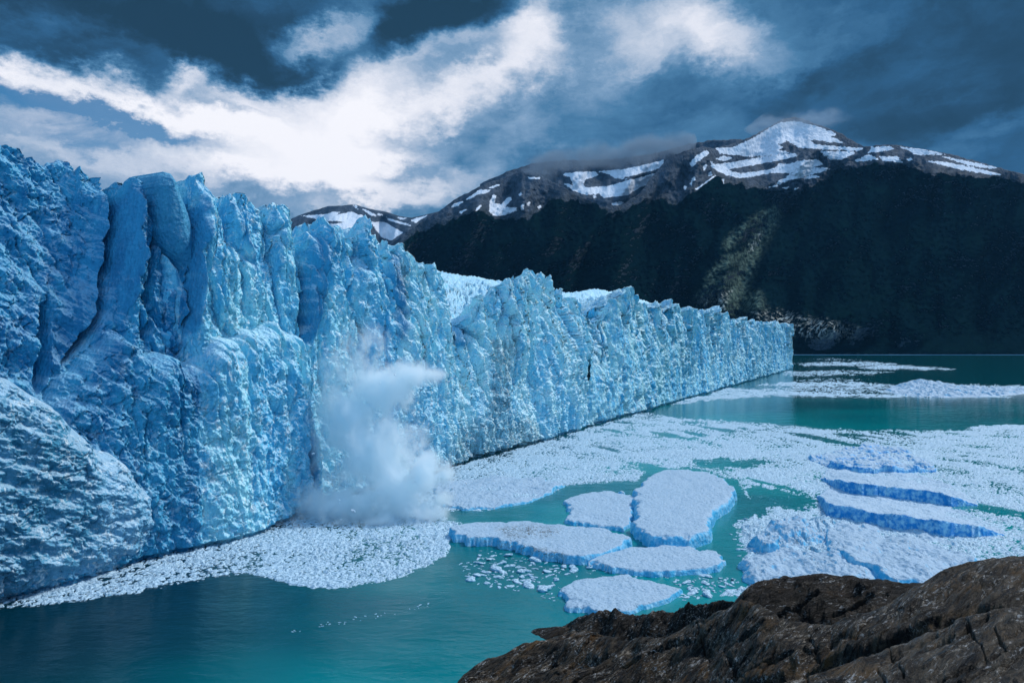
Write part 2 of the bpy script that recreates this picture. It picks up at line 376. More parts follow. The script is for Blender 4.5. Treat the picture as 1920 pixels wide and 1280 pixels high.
CREST = np.array([(-420, 150), (-260, 190), (-120, 235), (0, 275), (30, 287), (60, 303), (78, 311), (88, 312), (100, 305), (115, 300), (128, 305), (140, 319), (150, 313), (160, 323), (190, 329), (206, 334), (214, 352),
  (228, 350), (240, 344), (250, 342), (258, 346), (268, 360), (276, 376), (284, 392), (292, 400), (300, 412), (330, 418), (345, 405), (353, 386), (362, 358), (372, 353), (381, 366), (390, 381), (402, 381), (409, 366), (417, 364),
  (425, 384), (432, 382), (441, 373), (455, 370), (464, 377), (473, 393), (482, 397), (492, 403), (500, 395), (509, 391), (516, 398), (526, 404), (536, 422), (546, 445), (556, 468), (562, 470), (568, 440), (580, 432),
  (592, 424), (600, 417), (610, 428), (620, 441), (632, 440), (645, 435), (656, 441), (668, 436), (680, 437), (692, 433), (700, 438), (712, 452), (722, 462), (729, 470), (736, 456), (744, 464), (754, 472), (764, 485), (774, 484),
  (784, 497), (793, 494), (803, 508), (815, 524), (828, 542), (842, 562), (855, 584), (864, 600), (871, 606), (880, 588), (892, 570), (903, 560), (917, 549), (930, 545), (945, 537), (958, 535), (968, 528), (980, 524),
  (992, 518), (1005, 518), (1018, 526), (1032, 531), (1046, 540), (1060, 553), (1076, 570), (1090, 588), (1103, 604), (1112, 612), (1120, 600), (1132, 581), (1148, 570), (1163, 562), (1178, 552), (1192, 546), (1203, 553),
  (1216, 567), (1228, 568), (1242, 573), (1255, 571), (1270, 581), (1285, 582), (1300, 587), (1320, 589), (1340, 588), (1355, 597), (1375, 601), (1395, 601), (1410, 606), (1430, 607), (1450, 608), (1470, 611), (1490, 612), (1500, 612)], float)
def crest_y(px):
    y = np.interp(px, CREST[:, 0], CREST[:, 1])
    xs = np.arange(-420, 1501, 2.); ys = np.interp(xs, CREST[:, 0], CREST[:, 1]); k = np.hanning(45); k /= k.sum()
    sm = np.interp(px, xs, np.convolve(np.pad(ys, 22, mode='edge'), k, mode='valid'))
    return sm + (y - sm) * 1.5
def lean_at(px):                       # how far the crest stands back from the waterline
    return np.interp(px, [-420, 0, 120, 200, 260, 360, 560, 735, 800, 868, 900, 1000, 1110, 1140, 1490], [48, 40, 36, 26, 19, 15, 14, 13, 13, 13, 11, 12, 13, 8, 4.])

# crevasses: (path px, py from the top down), half width px, depth m
CRACKS = [
 ([(216, 345), (214, 420), (206, 500), (192, 580), (160, 640), (120, 690)], 13, 8.0),
 ([(283, 335), (285, 450), (279, 560), (275, 655)], 5, 6.0),
 ([(353, 392), (351, 480), (342, 600), (333, 668)], 6.5, 13.0),
 ([(558, 440), (574, 520), (575, 640)], 8, 14.0),
 ([(722, 450), (731, 530), (736, 622)], 6, 9.0),
 ([(84, 590), (86, 690), (80, 748)], 14, 5.0),
 ([(406, 470), (414, 545)], 4, 2.5), ([(243, 790), (241, 870)], 3.5, 2.5), ([(525, 725), (518, 800)], 4, 2.5), ([(482, 775), (478, 860)], 4, 2.0),
 ([(868, 592), (872, 640), (884, 690)], 9, 7.0), ([(1111, 596), (1113, 655)], 6, 3.5),
 ([(640, 480), (655, 560)], 4, 3.), ([(760, 480), (778, 590)], 4, 3.5), ([(790, 500), (812, 600)], 4, 3.), ([(950, 560), (955, 650)], 4, 3.5), ([(905, 590), (915, 700)], 4, 3.), ([(1003, 545), (1010, 640)], 4, 3.5), ([(1040, 560), (1052, 640)], 4, 3.),
 ([(460, 400), (486, 500), (492, 560)], 6, 2.6), ([(425, 390), (432, 470)], 6, 2.5), ([(500, 410), (520, 520)], 5, 2.2), ([(610, 440), (607, 520)], 5, 3.), ([(690, 445), (700, 540)], 5, 3.), ([(560, 850), (566, 915)], 7, 5.),
]
RIDGES = [([(247, 345), (246, 480), (238, 580)], 26, 4.5), ([(372, 354), (366, 470), (350, 620)], 22, 3.0), ([(441, 374), (470, 480), (500, 600)], 26, 2.5), ([(600, 420), (590, 520), (588, 640)], 22, 4.), ([(745, 462), (752, 560), (760, 700)], 22, 3.5), ([(509, 391), (545, 520), (560, 620)], 20, 2.6)]
APRON = [(60, 780), (88, 752), (118, 705), (150, 672), (172, 640), (196, 612), (224, 640), (262, 668), (282, 655), (300, 665), (334, 690), (352, 660), (380, 640), (430, 632), (478, 612), (505, 602), (545, 630), (570, 652), (584, 690),
         (600, 800), (600, 1000), (300, 1060), (0, 1150), (-40, 900)]

BARE_SHADED = [([(206, 420), (226, 372), (246, 346), (246, 440), (242, 520), (236, 590), (205, 615), (186, 600), (200, 540)], 6), ([(90, 600), (140, 520), (190, 400), (205, 410), (204, 480), (192, 570), (150, 650), (108, 705), (86, 748), (60, 735), (70, 660)], 16),  # smooth clean ice, with the shade of recesses and fin sides painted in
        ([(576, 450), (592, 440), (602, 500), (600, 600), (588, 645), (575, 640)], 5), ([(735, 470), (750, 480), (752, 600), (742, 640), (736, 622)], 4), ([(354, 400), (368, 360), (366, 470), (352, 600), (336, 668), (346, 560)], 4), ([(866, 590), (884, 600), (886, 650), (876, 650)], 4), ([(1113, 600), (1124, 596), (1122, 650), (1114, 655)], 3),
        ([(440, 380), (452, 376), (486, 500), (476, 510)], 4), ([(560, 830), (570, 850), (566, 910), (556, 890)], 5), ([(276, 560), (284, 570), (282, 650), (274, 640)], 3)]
def bare_shaded_at(px, py):
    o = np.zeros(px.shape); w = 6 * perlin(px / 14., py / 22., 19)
    for poly, wd in BARE_SHADED: o = np.maximum(o, sstep(-wd, wd, sdpoly(px + w, py, poly)))
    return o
def wall_field(px, py, s, z, v, hgt, far):
    """extra setback (+ into the ice) of the front at a point"""
    b = np.zeros(px.shape)
    if not far:
        for path, wd, dep in CRACKS:
            P = np.array(path, float)
            c = np.interp(py, P[:, 1], P[:, 0]); y0, y1 = P[0, 1], P[-1, 1]
            env = (1 - sstep(y1 - 45, y1 + 6, py)) * (sstep(y0 - 40, y0 + 20, py) if (dep < 4 or y0 > 560) else 1)
            wob = 2.2 * perlin(py / 23., 0 * py + dep, 3)
            t = np.abs(px + wob - c) / (wd * (.35 + .65 * env) + 1e-6)
            b += dep * env * (1 - sstep(0.25, 1.15, t))
        for path, wd, amp in RIDGES:
            P = np.array(path, float); c = np.interp(py, P[:, 1], P[:, 0]); y0, y1 = P[0, 1], P[-1, 1]
            env = sstep(y0 - 12, y0 + 40, py) * (1 - sstep(y1 - 60, y1 + 20, py))
            b -= amp * env * np.clip(1 - np.abs(px - c) / wd, 0, 1)
        sd = sdpoly(px + 9 * perlin(px / 31., py / 31., 5), py + 9 * perlin(px / 31., py / 31., 6), APRON)
        b -= 5.5 * np.sqrt(1 - (1 - np.clip(sd / 34., 0, 1)) ** 2)
    # broad buttresses and flutes, chips and pits
    up = sstep(.15, .75, v)
    if not far:
        k = np.interp(px, [0, 300, 700, 1100], [1., 1., 1.15, 1.5])
        b -= k * 3.2 * fbm(s / 26., z / 48., 21, 3)
        b -= k * (0.6 + 1.3 * up) * (ridged(s / 7.5, z / 34., 22, 3) - .45) * np.interp(px, [0, 180, 380, 700, 1100], [.5, .6, .8, 1.3, 1.7])
        # diagonal ledges on the big left slope
        lf = 1 - sstep(150, 240, px)
        b -= lf * 1.5 * fbm((s * .8 + z * .6) / 4.5, (z * .8 - s * .6) / 16., 23, 4)
    else:
        b -= 3.0 * fbm(s / 60., z / 70., 31, 3)
        b -= (1.6 + 3.4 * up) * (ridged(s / 24., z / 80., 32, 3) - .45)
    if not far:
        ws = s + 1.5 * fbm(s / 3.2, z / 3.2, 46, 3); wz = z + 1.8 * fbm(s / 3.5, z / 3.5, 47, 3)
        mk = .25 + .75 * sstep(-.35, .45, fbm(s / 8., z / 11., 48, 3)); mk2 = .2 + .8 * sstep(-.3, .4, fbm(s / 5., z / 5., 49, 3))
        rub = facets(ws / 2.4, wz / 4.4, 41) * .62 * mk + facets(ws / 1.0, wz / 1.7, 42) * .42 * mk2 + facets(ws / .5, wz / .7, 38) * .14 + (ridged(ws / 2.3, wz / 13., 40, 3) - .5) * .9 * (1 - mk * .5)
        fine = fbm(s / 2.2, z / 3.4, 45, 5) * .95
    else:
        ws = s + 4 * fbm(s / 9., z / 9., 46, 3); wz = z + 3 * fbm(s / 9., z / 9., 47, 3)
        mk = .3 + .7 * sstep(-.35, .45, fbm(s / 26., z / 14., 48, 3))
        rub = facets(ws / 8., wz / 9., 43) * 1.5 * mk + facets(ws / 3.4, wz / 3.6, 44) * .6 + (ridged(ws / 9., wz / 40., 40, 3) - .5) * 2.2 * (.35 + up)
        fine = fbm(s / 4.5, z / 5., 45, 4) * 1.1
    # ice columns between upright cracks, freest near the crest
    c_s, c_z = (5.5, 46.) if not far else (13., 80.)
    w1 = s + (1.2 if not far else 3.) * fbm(s / 6., z / 12., 57, 3)
    f1, f2, cid, dx, dy = worley(w1 / c_s, z / c_z, 58)
    col = (cid - .5) * 2.6 + np.cos(cid * 40) * dx * 2.2 - 2.6 * (1 - sstep(0, .15, f2 - f1))
    if not far: col = col * np.interp(px, [0, 180, 260, 380, 600, 1100], [.25, .35, .7, .9, 1.2, 1.7])
    else: col = col * 2.6
    b -= col * (.25 + .75 * up) * (1 - .6 * bare_shaded_at(px, py) if not far else 1)
    amp = np.interp(px, [0, 190, 250, 330, 600, 900], [1.3, 1.25, 1.0, .85, .95, 1.05]) * (1 - .15 * up) if not far else .8 * (1 - .3 * up)
    b -= (rub + fine) * amp * (1 - .6 * bare_shaded_at(px, py) if not far else 1)
    b += 1.6 * (1 - sstep(.5, 1.1, z))                      # the notch the lake melts at the waterline
    return b

def crest_jag(px, s, far):
    c_s, c_z = (5.5, 46.) if not far else (13., 80.)
    w1 = s + (1.2 if not far else 3.) * fbm(s / 6., 60. / 12. + 0 * s, 57, 3)
    f1, f2, cid, dx, dy = worley(w1 / c_s, 60. / c_z + 0 * s, 58)
    j = (cid - .6) * 2.6 + 2.8 * (1 - 1.5 * f1) - 1.5 * (1 - sstep(0, .3, f2 - f1))
    if far: return 1.9 * j + 1.6 * perlin(s / 5., 0 * s, 52)
    return np.interp(px, [0, 250, 340, 1100], [.6, .7, 1.35, 1.2]) * j + 1.1 * (ridged(s / 4.2, 0 * s, 53, 3) - .5) + .9 * perlin(s / 1.3, 0 * s, 54)

def wall_grid(cols, nv, far=False):
    v = np.linspace(0, 1, nv)[:, None]; px = cols[None, :]
    PX = np.broadcast_to(px, (nv, len(cols))); V = np.broadcast_to(v, PX.shape)
    lean = lean_at(cols)[None, :]
    bb = lean * (V ** np.interp(PX, [0, 200, 400], [1.0, 1.15, 1.6]))
    _, ytop = ray_plane(cols, lean[0]); hc = CAMZ + (YH - crest_y(cols)) * ytop / F
    st, _ = ray_plane(cols, lean[0]); hc = hc + crest_jag(cols, st, far) * np.clip((cols - 140) / 150, .35, 1)
    Z = V * (hc[None, :] + .6) - .6
    S, Y = ray_plane(PX, bb)
    PY = YH - (Z - CAMZ) * F / Y
    B = bb + wall_field(PX, PY, S, Z, V, hc[None, :], far)
    # shoulder: round the last metres off so that the crest is not a knife edge, then the broken top going back
    P = wpos(S, B, Z)
    rows = [P]; bk = [.8, 1.7, 2.7, 3.8, 5, 6.4, 8, 9.8, 12, 14.5, 17.5, 21, 25, 30, 37, 46, 60, 90]
    s_t, b_t = S[-1], B[-1]
    pxs = [PX]; pys = [PY]
    for i, q in enumerate(bk):
        zt = hc - (.30 + .75 * sstep(760, 800, cols) * (1 - sstep(1150, 1200, cols))) * q ** .95 + (1.5 * fbm(s_t / 5., np.full_like(s_t, q / 5. + 9), 55, 3) + 1.3 * facets(s_t / 2.6, np.full_like(s_t, q / 2.6), 56) if i > 0 else 0)
        rows.append(wpos(s_t, b_t + q, zt)[None]); pxs.append(PX[:1]); pys.append(PY[-1:])
    P = np.concatenate(rows, 0)
    return P, np.concatenate(pxs, 0), np.concatenate(pys, 0)

gl = empty('glacier', (*O0, 0.))
tag(gl, 'long blue glacier front of cracked ice standing along the lake', 'glacier')

# near and middle reach -------------------------------------------------
cols = np.concatenate([np.arange(-420, 0, 3.), np.arange(0, 1132, 1.35)])
P, PX, PY = wall_grid(cols, 460)
N = grid_normals(P)
dirt = np.zeros(PX.shape)
for poly, wd in (([(930, 640), (950, 640), (948, 770), (915, 800)], 14), ([(830, 872), (860, 820), (930, 785), (1000, 800), (1010, 826), (850, 885)], 24), ([(995, 800), (960, 770), (1000, 790)], 10), ([(740, 500), (760, 490), (770, 540), (750, 560)], 12)):
    dirt = np.maximum(dirt, .9 * sstep(-wd, wd * .4, sdpoly(PX, PY, poly)))
bare_shaded = bare_shaded_at(PX, PY)
bounds = [CRACKS[0][0], CRACKS[2][0], CRACKS[3][0], CRACKS[4][0], CRACKS[10][0], CRACKS[11][0]]
sec = np.zeros(PX.shape, int)
for bpth in bounds:
    Pb = np.array(bpth, float); sec += (PX > np.interp(PY, Pb[:, 1], Pb[:, 0]))
fs = sec[:-1, :-1].reshape(-1)
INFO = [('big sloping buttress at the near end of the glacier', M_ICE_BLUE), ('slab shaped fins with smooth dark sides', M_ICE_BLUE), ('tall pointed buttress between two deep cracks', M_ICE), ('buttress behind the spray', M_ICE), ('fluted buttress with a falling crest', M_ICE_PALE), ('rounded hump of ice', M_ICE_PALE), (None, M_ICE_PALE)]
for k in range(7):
    o = grid_mesh('ice_buttress', P, INFO[k][1], gl, fmask=(fs == k), attrs={'dirt': dirt, 'bare_shaded': bare_shaded}, vnorm=N)
    if o and INFO[k][0]: o['label'] = INFO[k][0]

# far reach -------------------------------------------------------------
s0, _ = ray_plane(np.array(1092.), 5.)
sv = np.arange(float(s0), S_END, 1.25)
base = wpos(sv, np.full_like(sv, 4.), 0 * sv); colf = CX + F * base[:, 0] / base[:, 1]
P2, PX2, PY2 = wall_grid(colf, 170, True)
# the corner where the front turns away
last = P2[:, -1]; turn = [last[:, None] + np.stack([NB[0] * q + DV[0] * e, NB[1] * q + DV[1] * e, 0])[None, None, :] for q, e in ((3, 4), (9, 7), (20, 8), (60, 8))]
P2 = np.concatenate([P2] + turn, 1)
o = grid_mesh('ice_buttress', P2, M_ICE_FAR, gl, attrs={'dirt': np.zeros(P2.shape[:2])})
o['label'] = 'long straight fluted far reach of the ice cliff'

# broken upper surface seen through the two dips of the crest -----------
TOP = np.array([(520, 425), (600, 425), (700, 452), (780, 492), (800, 504), (830, 511), (860, 517), (900, 522), (930, 527), (970, 531), (1040, 546), (1070, 550), (1100, 545), (1120, 542), (1150, 548), (1180, 554), (1230, 572), (1280, 588)], float)
cols = np.arange(560, 1275, 1.6); nv = 120
tv = np.linspace(0, 1, nv)[:, None]; PXt = np.broadcast_to(cols[None], (nv, len(cols)))
pyt = np.interp(cols, TOP[:, 0], TOP[:, 1])[None] + (1 - tv) * 110
bt = 13 + 95 * tv ** 1.25
S, Y = ray_plane(PXt, np.broadcast_to(bt, PXt.shape)); Z = CAMZ + (YH - pyt) * Y / F
Z = Z + (facets(S / 4., bt / 4., 61) * 1.9 + facets(S / 9., bt / 9., 62) * 3.2 + 4.5 * (ridged(S / 13., bt / 16., 63, 3) - .5)) * sstep(1.02, .8, tv) + (1 - sstep(1.02, .8, tv)) * (3.2 * ridged(S / 6., bt / 9., 64, 3) - 1.6)
P3 = wpos(S, np.broadcast_to(bt, S.shape), Z)
P3 = np.concatenate([P3] + [wpos(S[-1], bt[-1] + q + 0 * S[-1], Z[-1] - .3 * q)[None] for q in (3, 10, 30, 80)], 0)
o = grid_mesh('snowy_ice_top', P3, M_ICE, gl, attrs={'dirt': np.zeros(P3.shape[:2])})

# ---------------------------------------------------------------- pieces standing in front of the face
def panel(name, poly, mat, b_off, lean, thick, rim, seed, label=None, rough=1., step=1.3, zscale=1., diag=False, asym=0.):
    """a bulging body of ice: its outline (measured in the photo) stands on an upright or leaning plane, swollen by thick metres"""
    pa = np.array(poly, float); x0, y0 = pa.min(0) - 6; x1, y1 = pa.max(0) + 6
    cx_ = np.arange(x0, x1, step); cy_ = np.arange(y1, y0, -step)
    PX = np.broadcast_to(cx_[None], (len(cy_), len(cx_))); PY = np.broadcast_to(cy_[:, None], PX.shape)
    b = np.full(PX.shape, float(b_off))
    for _ in range(4):
        S, Y = ray_plane(PX, b); Z = CAMZ + (YH - PY) * Y / F
        b = b_off + lean * np.clip(Z, 0, 200)
    jx = 4. * rough * perlin(PX / 17., PY / 17., seed) + 2 * rough * perlin(PX / 6., PY / 6., seed + 1)
    sd = sdpoly(PX + jx, PY + jx * .6, poly)
    t = np.clip(sd / rim, -.2, 1)
    bul = thick * np.sqrt(np.clip(1 - (1 - np.clip(t, 0, 1)) ** 2, 0, 1))
    q = S * .7 + Z * .7 if diag else S
    ws = S + 1.3 * fbm(S / 3., Z / 3., seed + 5, 3); wz = Z + 1.3 * fbm(S / 3., Z / 3., seed + 6, 3); r = (facets(ws / 2.2, wz / 2.6, seed + 2) * .42 + facets(ws / .95, wz / 1.1, seed + 3) * .24) * (.3 + .7 * sstep(-.3, .4, fbm(S / 7., Z / 7., seed + 7, 3))) + fbm(q / 3., (Z * (.35 if not diag else 1.)) / 3., seed + 4, 6) * 1.1
    B = b - bul - rough * r * sstep(0, .25, t) + asym * (PX - pa[:, 0].mean()) / (x1 - x0)
    P = wpos(S, B, Z)
    keep = sd > -1.2
    # back wall: pull the outer ring well into the ice so that the body is closed against the face
    ring = sd < .6
    P[ring] += np.array([NB[0], NB[1], 0]) * 9.
    fm = keep[:-1, :-1] & keep[1:, :-1] & keep[:-1, 1:] & keep[1:, 1:]
    o = grid_mesh(name, P, mat, gl, fmask=fm.reshape(-1), attrs={'dirt': np.zeros(P.shape[:2])})
    if label: o['label'] = label
    return o
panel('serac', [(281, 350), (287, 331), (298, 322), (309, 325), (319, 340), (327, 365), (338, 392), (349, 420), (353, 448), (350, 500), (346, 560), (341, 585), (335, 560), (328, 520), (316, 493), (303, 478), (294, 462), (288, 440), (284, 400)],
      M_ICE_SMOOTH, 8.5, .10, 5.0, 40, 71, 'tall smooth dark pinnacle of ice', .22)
panel('serac', [(287, 470), (300, 482), (318, 500), (334, 530), (343, 552), (340, 610), (330, 662), (318, 676), (300, 668), (280, 652), (275, 628), (284, 570), (288, 520)],
      M_ICE, 5., .19, 4.5, 24, 81, 'wedge of pale ice under the dark pinnacle', .55)
panel('snow_mound', [(-60, 690), (0, 708), (40, 735), (80, 757), (110, 790), (140, 815), (158, 838), (190, 845), (222, 868), (248, 900), (265, 930), (272, 960), (264, 1000), (240, 1040), (200, 1068), (150, 1088), (90, 1104), (0, 1119), (-60, 1137), (-200, 1190), (-260, 900), (-160, 720)],
      M_RUBBLE, 2.5, .05, 8.5, 85, 91, 'rounded mound of snowy rubble at the foot of the near face', 1., diag=True)
# ================================================================ lake
V = np.array([(-9000, -60, 0), (9000, -60, 0), (9000, 3400, 0), (-9000, 3400, 0)], float)
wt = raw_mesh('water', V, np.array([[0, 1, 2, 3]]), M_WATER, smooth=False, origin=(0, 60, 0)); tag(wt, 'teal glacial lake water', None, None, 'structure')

# ================================================================ drifting brash ice: one broken crust, holes where the water shows
def sd_px(poly): return lambda x, y: sdpoly(x, y, poly)
def wall_base_py(px): return 1118 + (690 - 1118) * px / 1490.
NEAR = [(-300, 1215), (0, 1145), (120, 1132), (250, 1112), (350, 1092), (420, 1080), (470, 1077), (520, 1090), (590, 1104), (650, 1104), (720, 1092), (790, 1070), (838, 1045), (850, 1010), (870, 985), (900, 960), (980, 945),
        (1060, 915), (1130, 905), (1190, 905), (1230, 880), (1380, 900), (1400, 940), (1370, 985), (1390, 1040), (1390, 1075), (1345, 1120), (1700, 1150), (2500, 1150), (2500, 780), (1940, 793), (1800, 803), (1600, 804), (1420, 791), (1260, 779), (1205, 770),
        (560, 955), (0, 1100), (-300, 1180)]
LEAD = [(835, 958), (900, 958), (980, 950), (1020, 940), (1062, 915), (1120, 908), (1200, 912), (1180, 940), (1090, 975), (1050, 985), (840, 978)]
POOLS = [([(1300, 866), (1350, 860), (1450, 866), (1440, 874), (1320, 873)], 5), ([(1368, 962), (1400, 935), (1470, 925), (1530, 935), (1520, 948), (1440, 958), (1385, 972)], 9), ([(1400, 915), (1470, 918), (1460, 930), (1410, 930)], 6),
         ([(1180, 1015), (1330, 1008), (1385, 990), (1400, 1040), (1385, 1070), (1340, 1078), (1180, 1030)], 10), ([(1430, 1060), (1500, 1052), (1510, 1068), (1420, 1074)], 7), ([(1330, 1078), (1420, 1078), (1400, 1100), (1300, 1095)], 8)]
FRAG = [(880, 1060), (905, 1030), (960, 1030), (1010, 1045), (1100, 1055), (1360, 1075), (1400, 1085), (1350, 1130), (1240, 1150), (1060, 1130), (1000, 1105), (900, 1098), (870, 1080)]
FARB = [(([(1415, 722), (1490, 714), (1600, 714), (1680, 722), (1640, 730), (1500, 727)], 4), .9), (([(1380, 731), (1480, 722), (1660, 729), (1680, 737), (1540, 737), (1400, 737)], 3), .75), (([(1230, 762), (1370, 727), (1440, 731), (1660, 737), (1900, 741), (1880, 745), (1460, 744), (1340, 749), (1280, 757)], 4), .95),
        (([(1485, 681), (1600, 676), (1680, 680), (1640, 686), (1500, 686)], 3), .9), (([(1600, 688), (1660, 682), (1720, 686), (1790, 691), (1740, 694), (1640, 693)], 3), .95), (([(1440, 704), (1490, 695), (1600, 694), (1690, 698), (1640, 702), (1500, 706)], 3), .8), (([(1660, 724), (1760, 720), (1930, 723), (2100, 730), (1900, 735), (1700, 735)], 4), .9),
        (([(1500, 673), (1560, 671), (1620, 674), (1560, 676)], 2), .7), (([(1430, 712), (1560, 708), (1640, 711), (1560, 716)], 3), .7)]
def cover(PX, PY):
    wx = 9 * perlin(PX / 40., PY / 16., 101) + 4 * perlin(PX / 11., PY / 5., 102); wy = .45 * wx
    d = sstep(-5, 7, sdpoly(PX + wx * .5, PY + wy * .6, NEAR)) * .97
    d = d * (1 - sstep(-5, 5, sdpoly(PX + wx, PY + wy, LEAD)))
    for poly, wd in POOLS: d = d * (1 - .78 * sstep(-wd, wd, sdpoly(PX + wx * 2, PY + wy * 2, poly)))
    X, Y = ground(PX, PY)
    d = d * (1 - .62 * sstep(850, 1000, PX) * sstep(.16, .55, fbm((X + .3 * Y) / 16., Y / 42., 103, 4)) * sstep(.05, .3, .35 + fbm(X / 60., Y / 90., 104, 2)))
    d = np.maximum(d, .36 * sstep(-14, 16, sdpoly(PX + wx * 2, PY + wy * 2, FRAG)))
    for (poly, wd), a in FARB: d = np.maximum(d, a * sstep(-wd * 1.6, wd, sdpoly(PX + wx * 2, PY + wy * .5, poly)))
    return d
def brash(name, cols, rows, far, label):
    PX = np.broadcast_to(cols[None], (len(rows), len(cols))); PY = np.broadcast_to(rows[:, None], PX.shape)
    X, Y = ground(PX, PY)
    cov = cover(PX, PY)
    k = 3.0 if far else .68
    f1, f2, cid, dx, dy = worley(X / (2.0 * k) + .7 * fbm(X / 3.5, Y / 3.5, 111, 3), Y / (2.1 * k) + .6 * fbm(X / 3.5, Y / 3.5, 119, 3), 112)
    g1, g2, cid2, dx2, dy2 = worley(X / (.7 * k), Y / (1. * k), 113)
    big = fbm(X / (14 * k), Y / (22 * k), 114, 4)
    piece = np.where(cid < cov * 1.08, .14 + .16 * cid2 * cid + .13 * (dx * np.cos(cid * 50) + dy * np.sin(cid * 50)), -.2)
    gap = 1 - sstep(.03, .20, (f2 - f1) * (1.25 - .5 * cov))
    h = piece - .42 * gap * (1.15 - cov * .4) + .16 * (cid2 - .62) * sstep(.05, .2, g2 - g1) - .16 * (1 - sstep(.03, .15, g2 - g1)) + .16 * big * cov - .35 * (1 - cov)
    slush = (cov - .72) * .5 + .26 * fbm(X / 11., Y / 19., 118, 4) + .16 * facets(X / 1.3, Y / 1.5, 120) + .12 * fbm(X / (2.5 * k), Y / (3.5 * k), 115, 4)             # packed slush between the pieces
    h = np.maximum(h, slush - .12)
    h = h * (1.6 if far else 1.05)
    # low heaps of jammed ice
    for (hx, hy, rx, ry, hh) in HEAPS: h = h + np.where(cov > .2, hh * np.clip(1 - ((PX - hx) / rx) ** 2 - ((PY - hy) / ry) ** 2, 0, 1) * (1 + .9 * facets(X / 2., Y / 2.6, 116)), 0)
    lift = 2.0 * h                                   # keeps pieces low: freeboard 0.2 to 0.6 m
    P = np.stack([X, Y, h], -1)
    keep = h > -.12
    fm = keep[:-1, :-1] | keep[1:, :-1] | keep[:-1, 1:] | keep[1:, 1:]
    # not inside the ice wall
    sw = (X - O0[0]) * NB[0] + (Y - O0[1]) * NB[1]; fm &= (sw < -.2)[:-1, :-1] | (X > O1[0])[:-1, :-1]
    o = grid_mesh(name, P[::-1], M_BRASH, None, fmask=fm[::-1].reshape(-1), attrs={'dirt': np.zeros(PX.shape)}, smooth=True, origin=(float(X.mean()), float(Y.mean()), 0))
    tag(o, label, 'brash ice', None, 'stuff'); return o
HEAPS = [(1650, 857, 110, 16, .7), (1480, 1000, 110, 26, .9), (1560, 985, 60, 16, 1.0), (1520, 1040, 130, 30, .8), (1330, 850, 150, 10, .25), (1850, 800, 90, 6, .5), (1440, 885, 80, 10, .3), (940, 930, 120, 22, .35)]
brash('brash_ice', np.arange(-60, 2150, 1.7), np.arange(764, 1175, .8), False, 'crust of broken white ice drifting over the lake in front of the glacier')
brash('brash_ice', np.arange(1190, 2200, 1.7), np.concatenate([np.arange(668, 700, .3), np.arange(700, 766, .45)]), True, 'thin bands of white drift ice on the far water past the glacier corner')

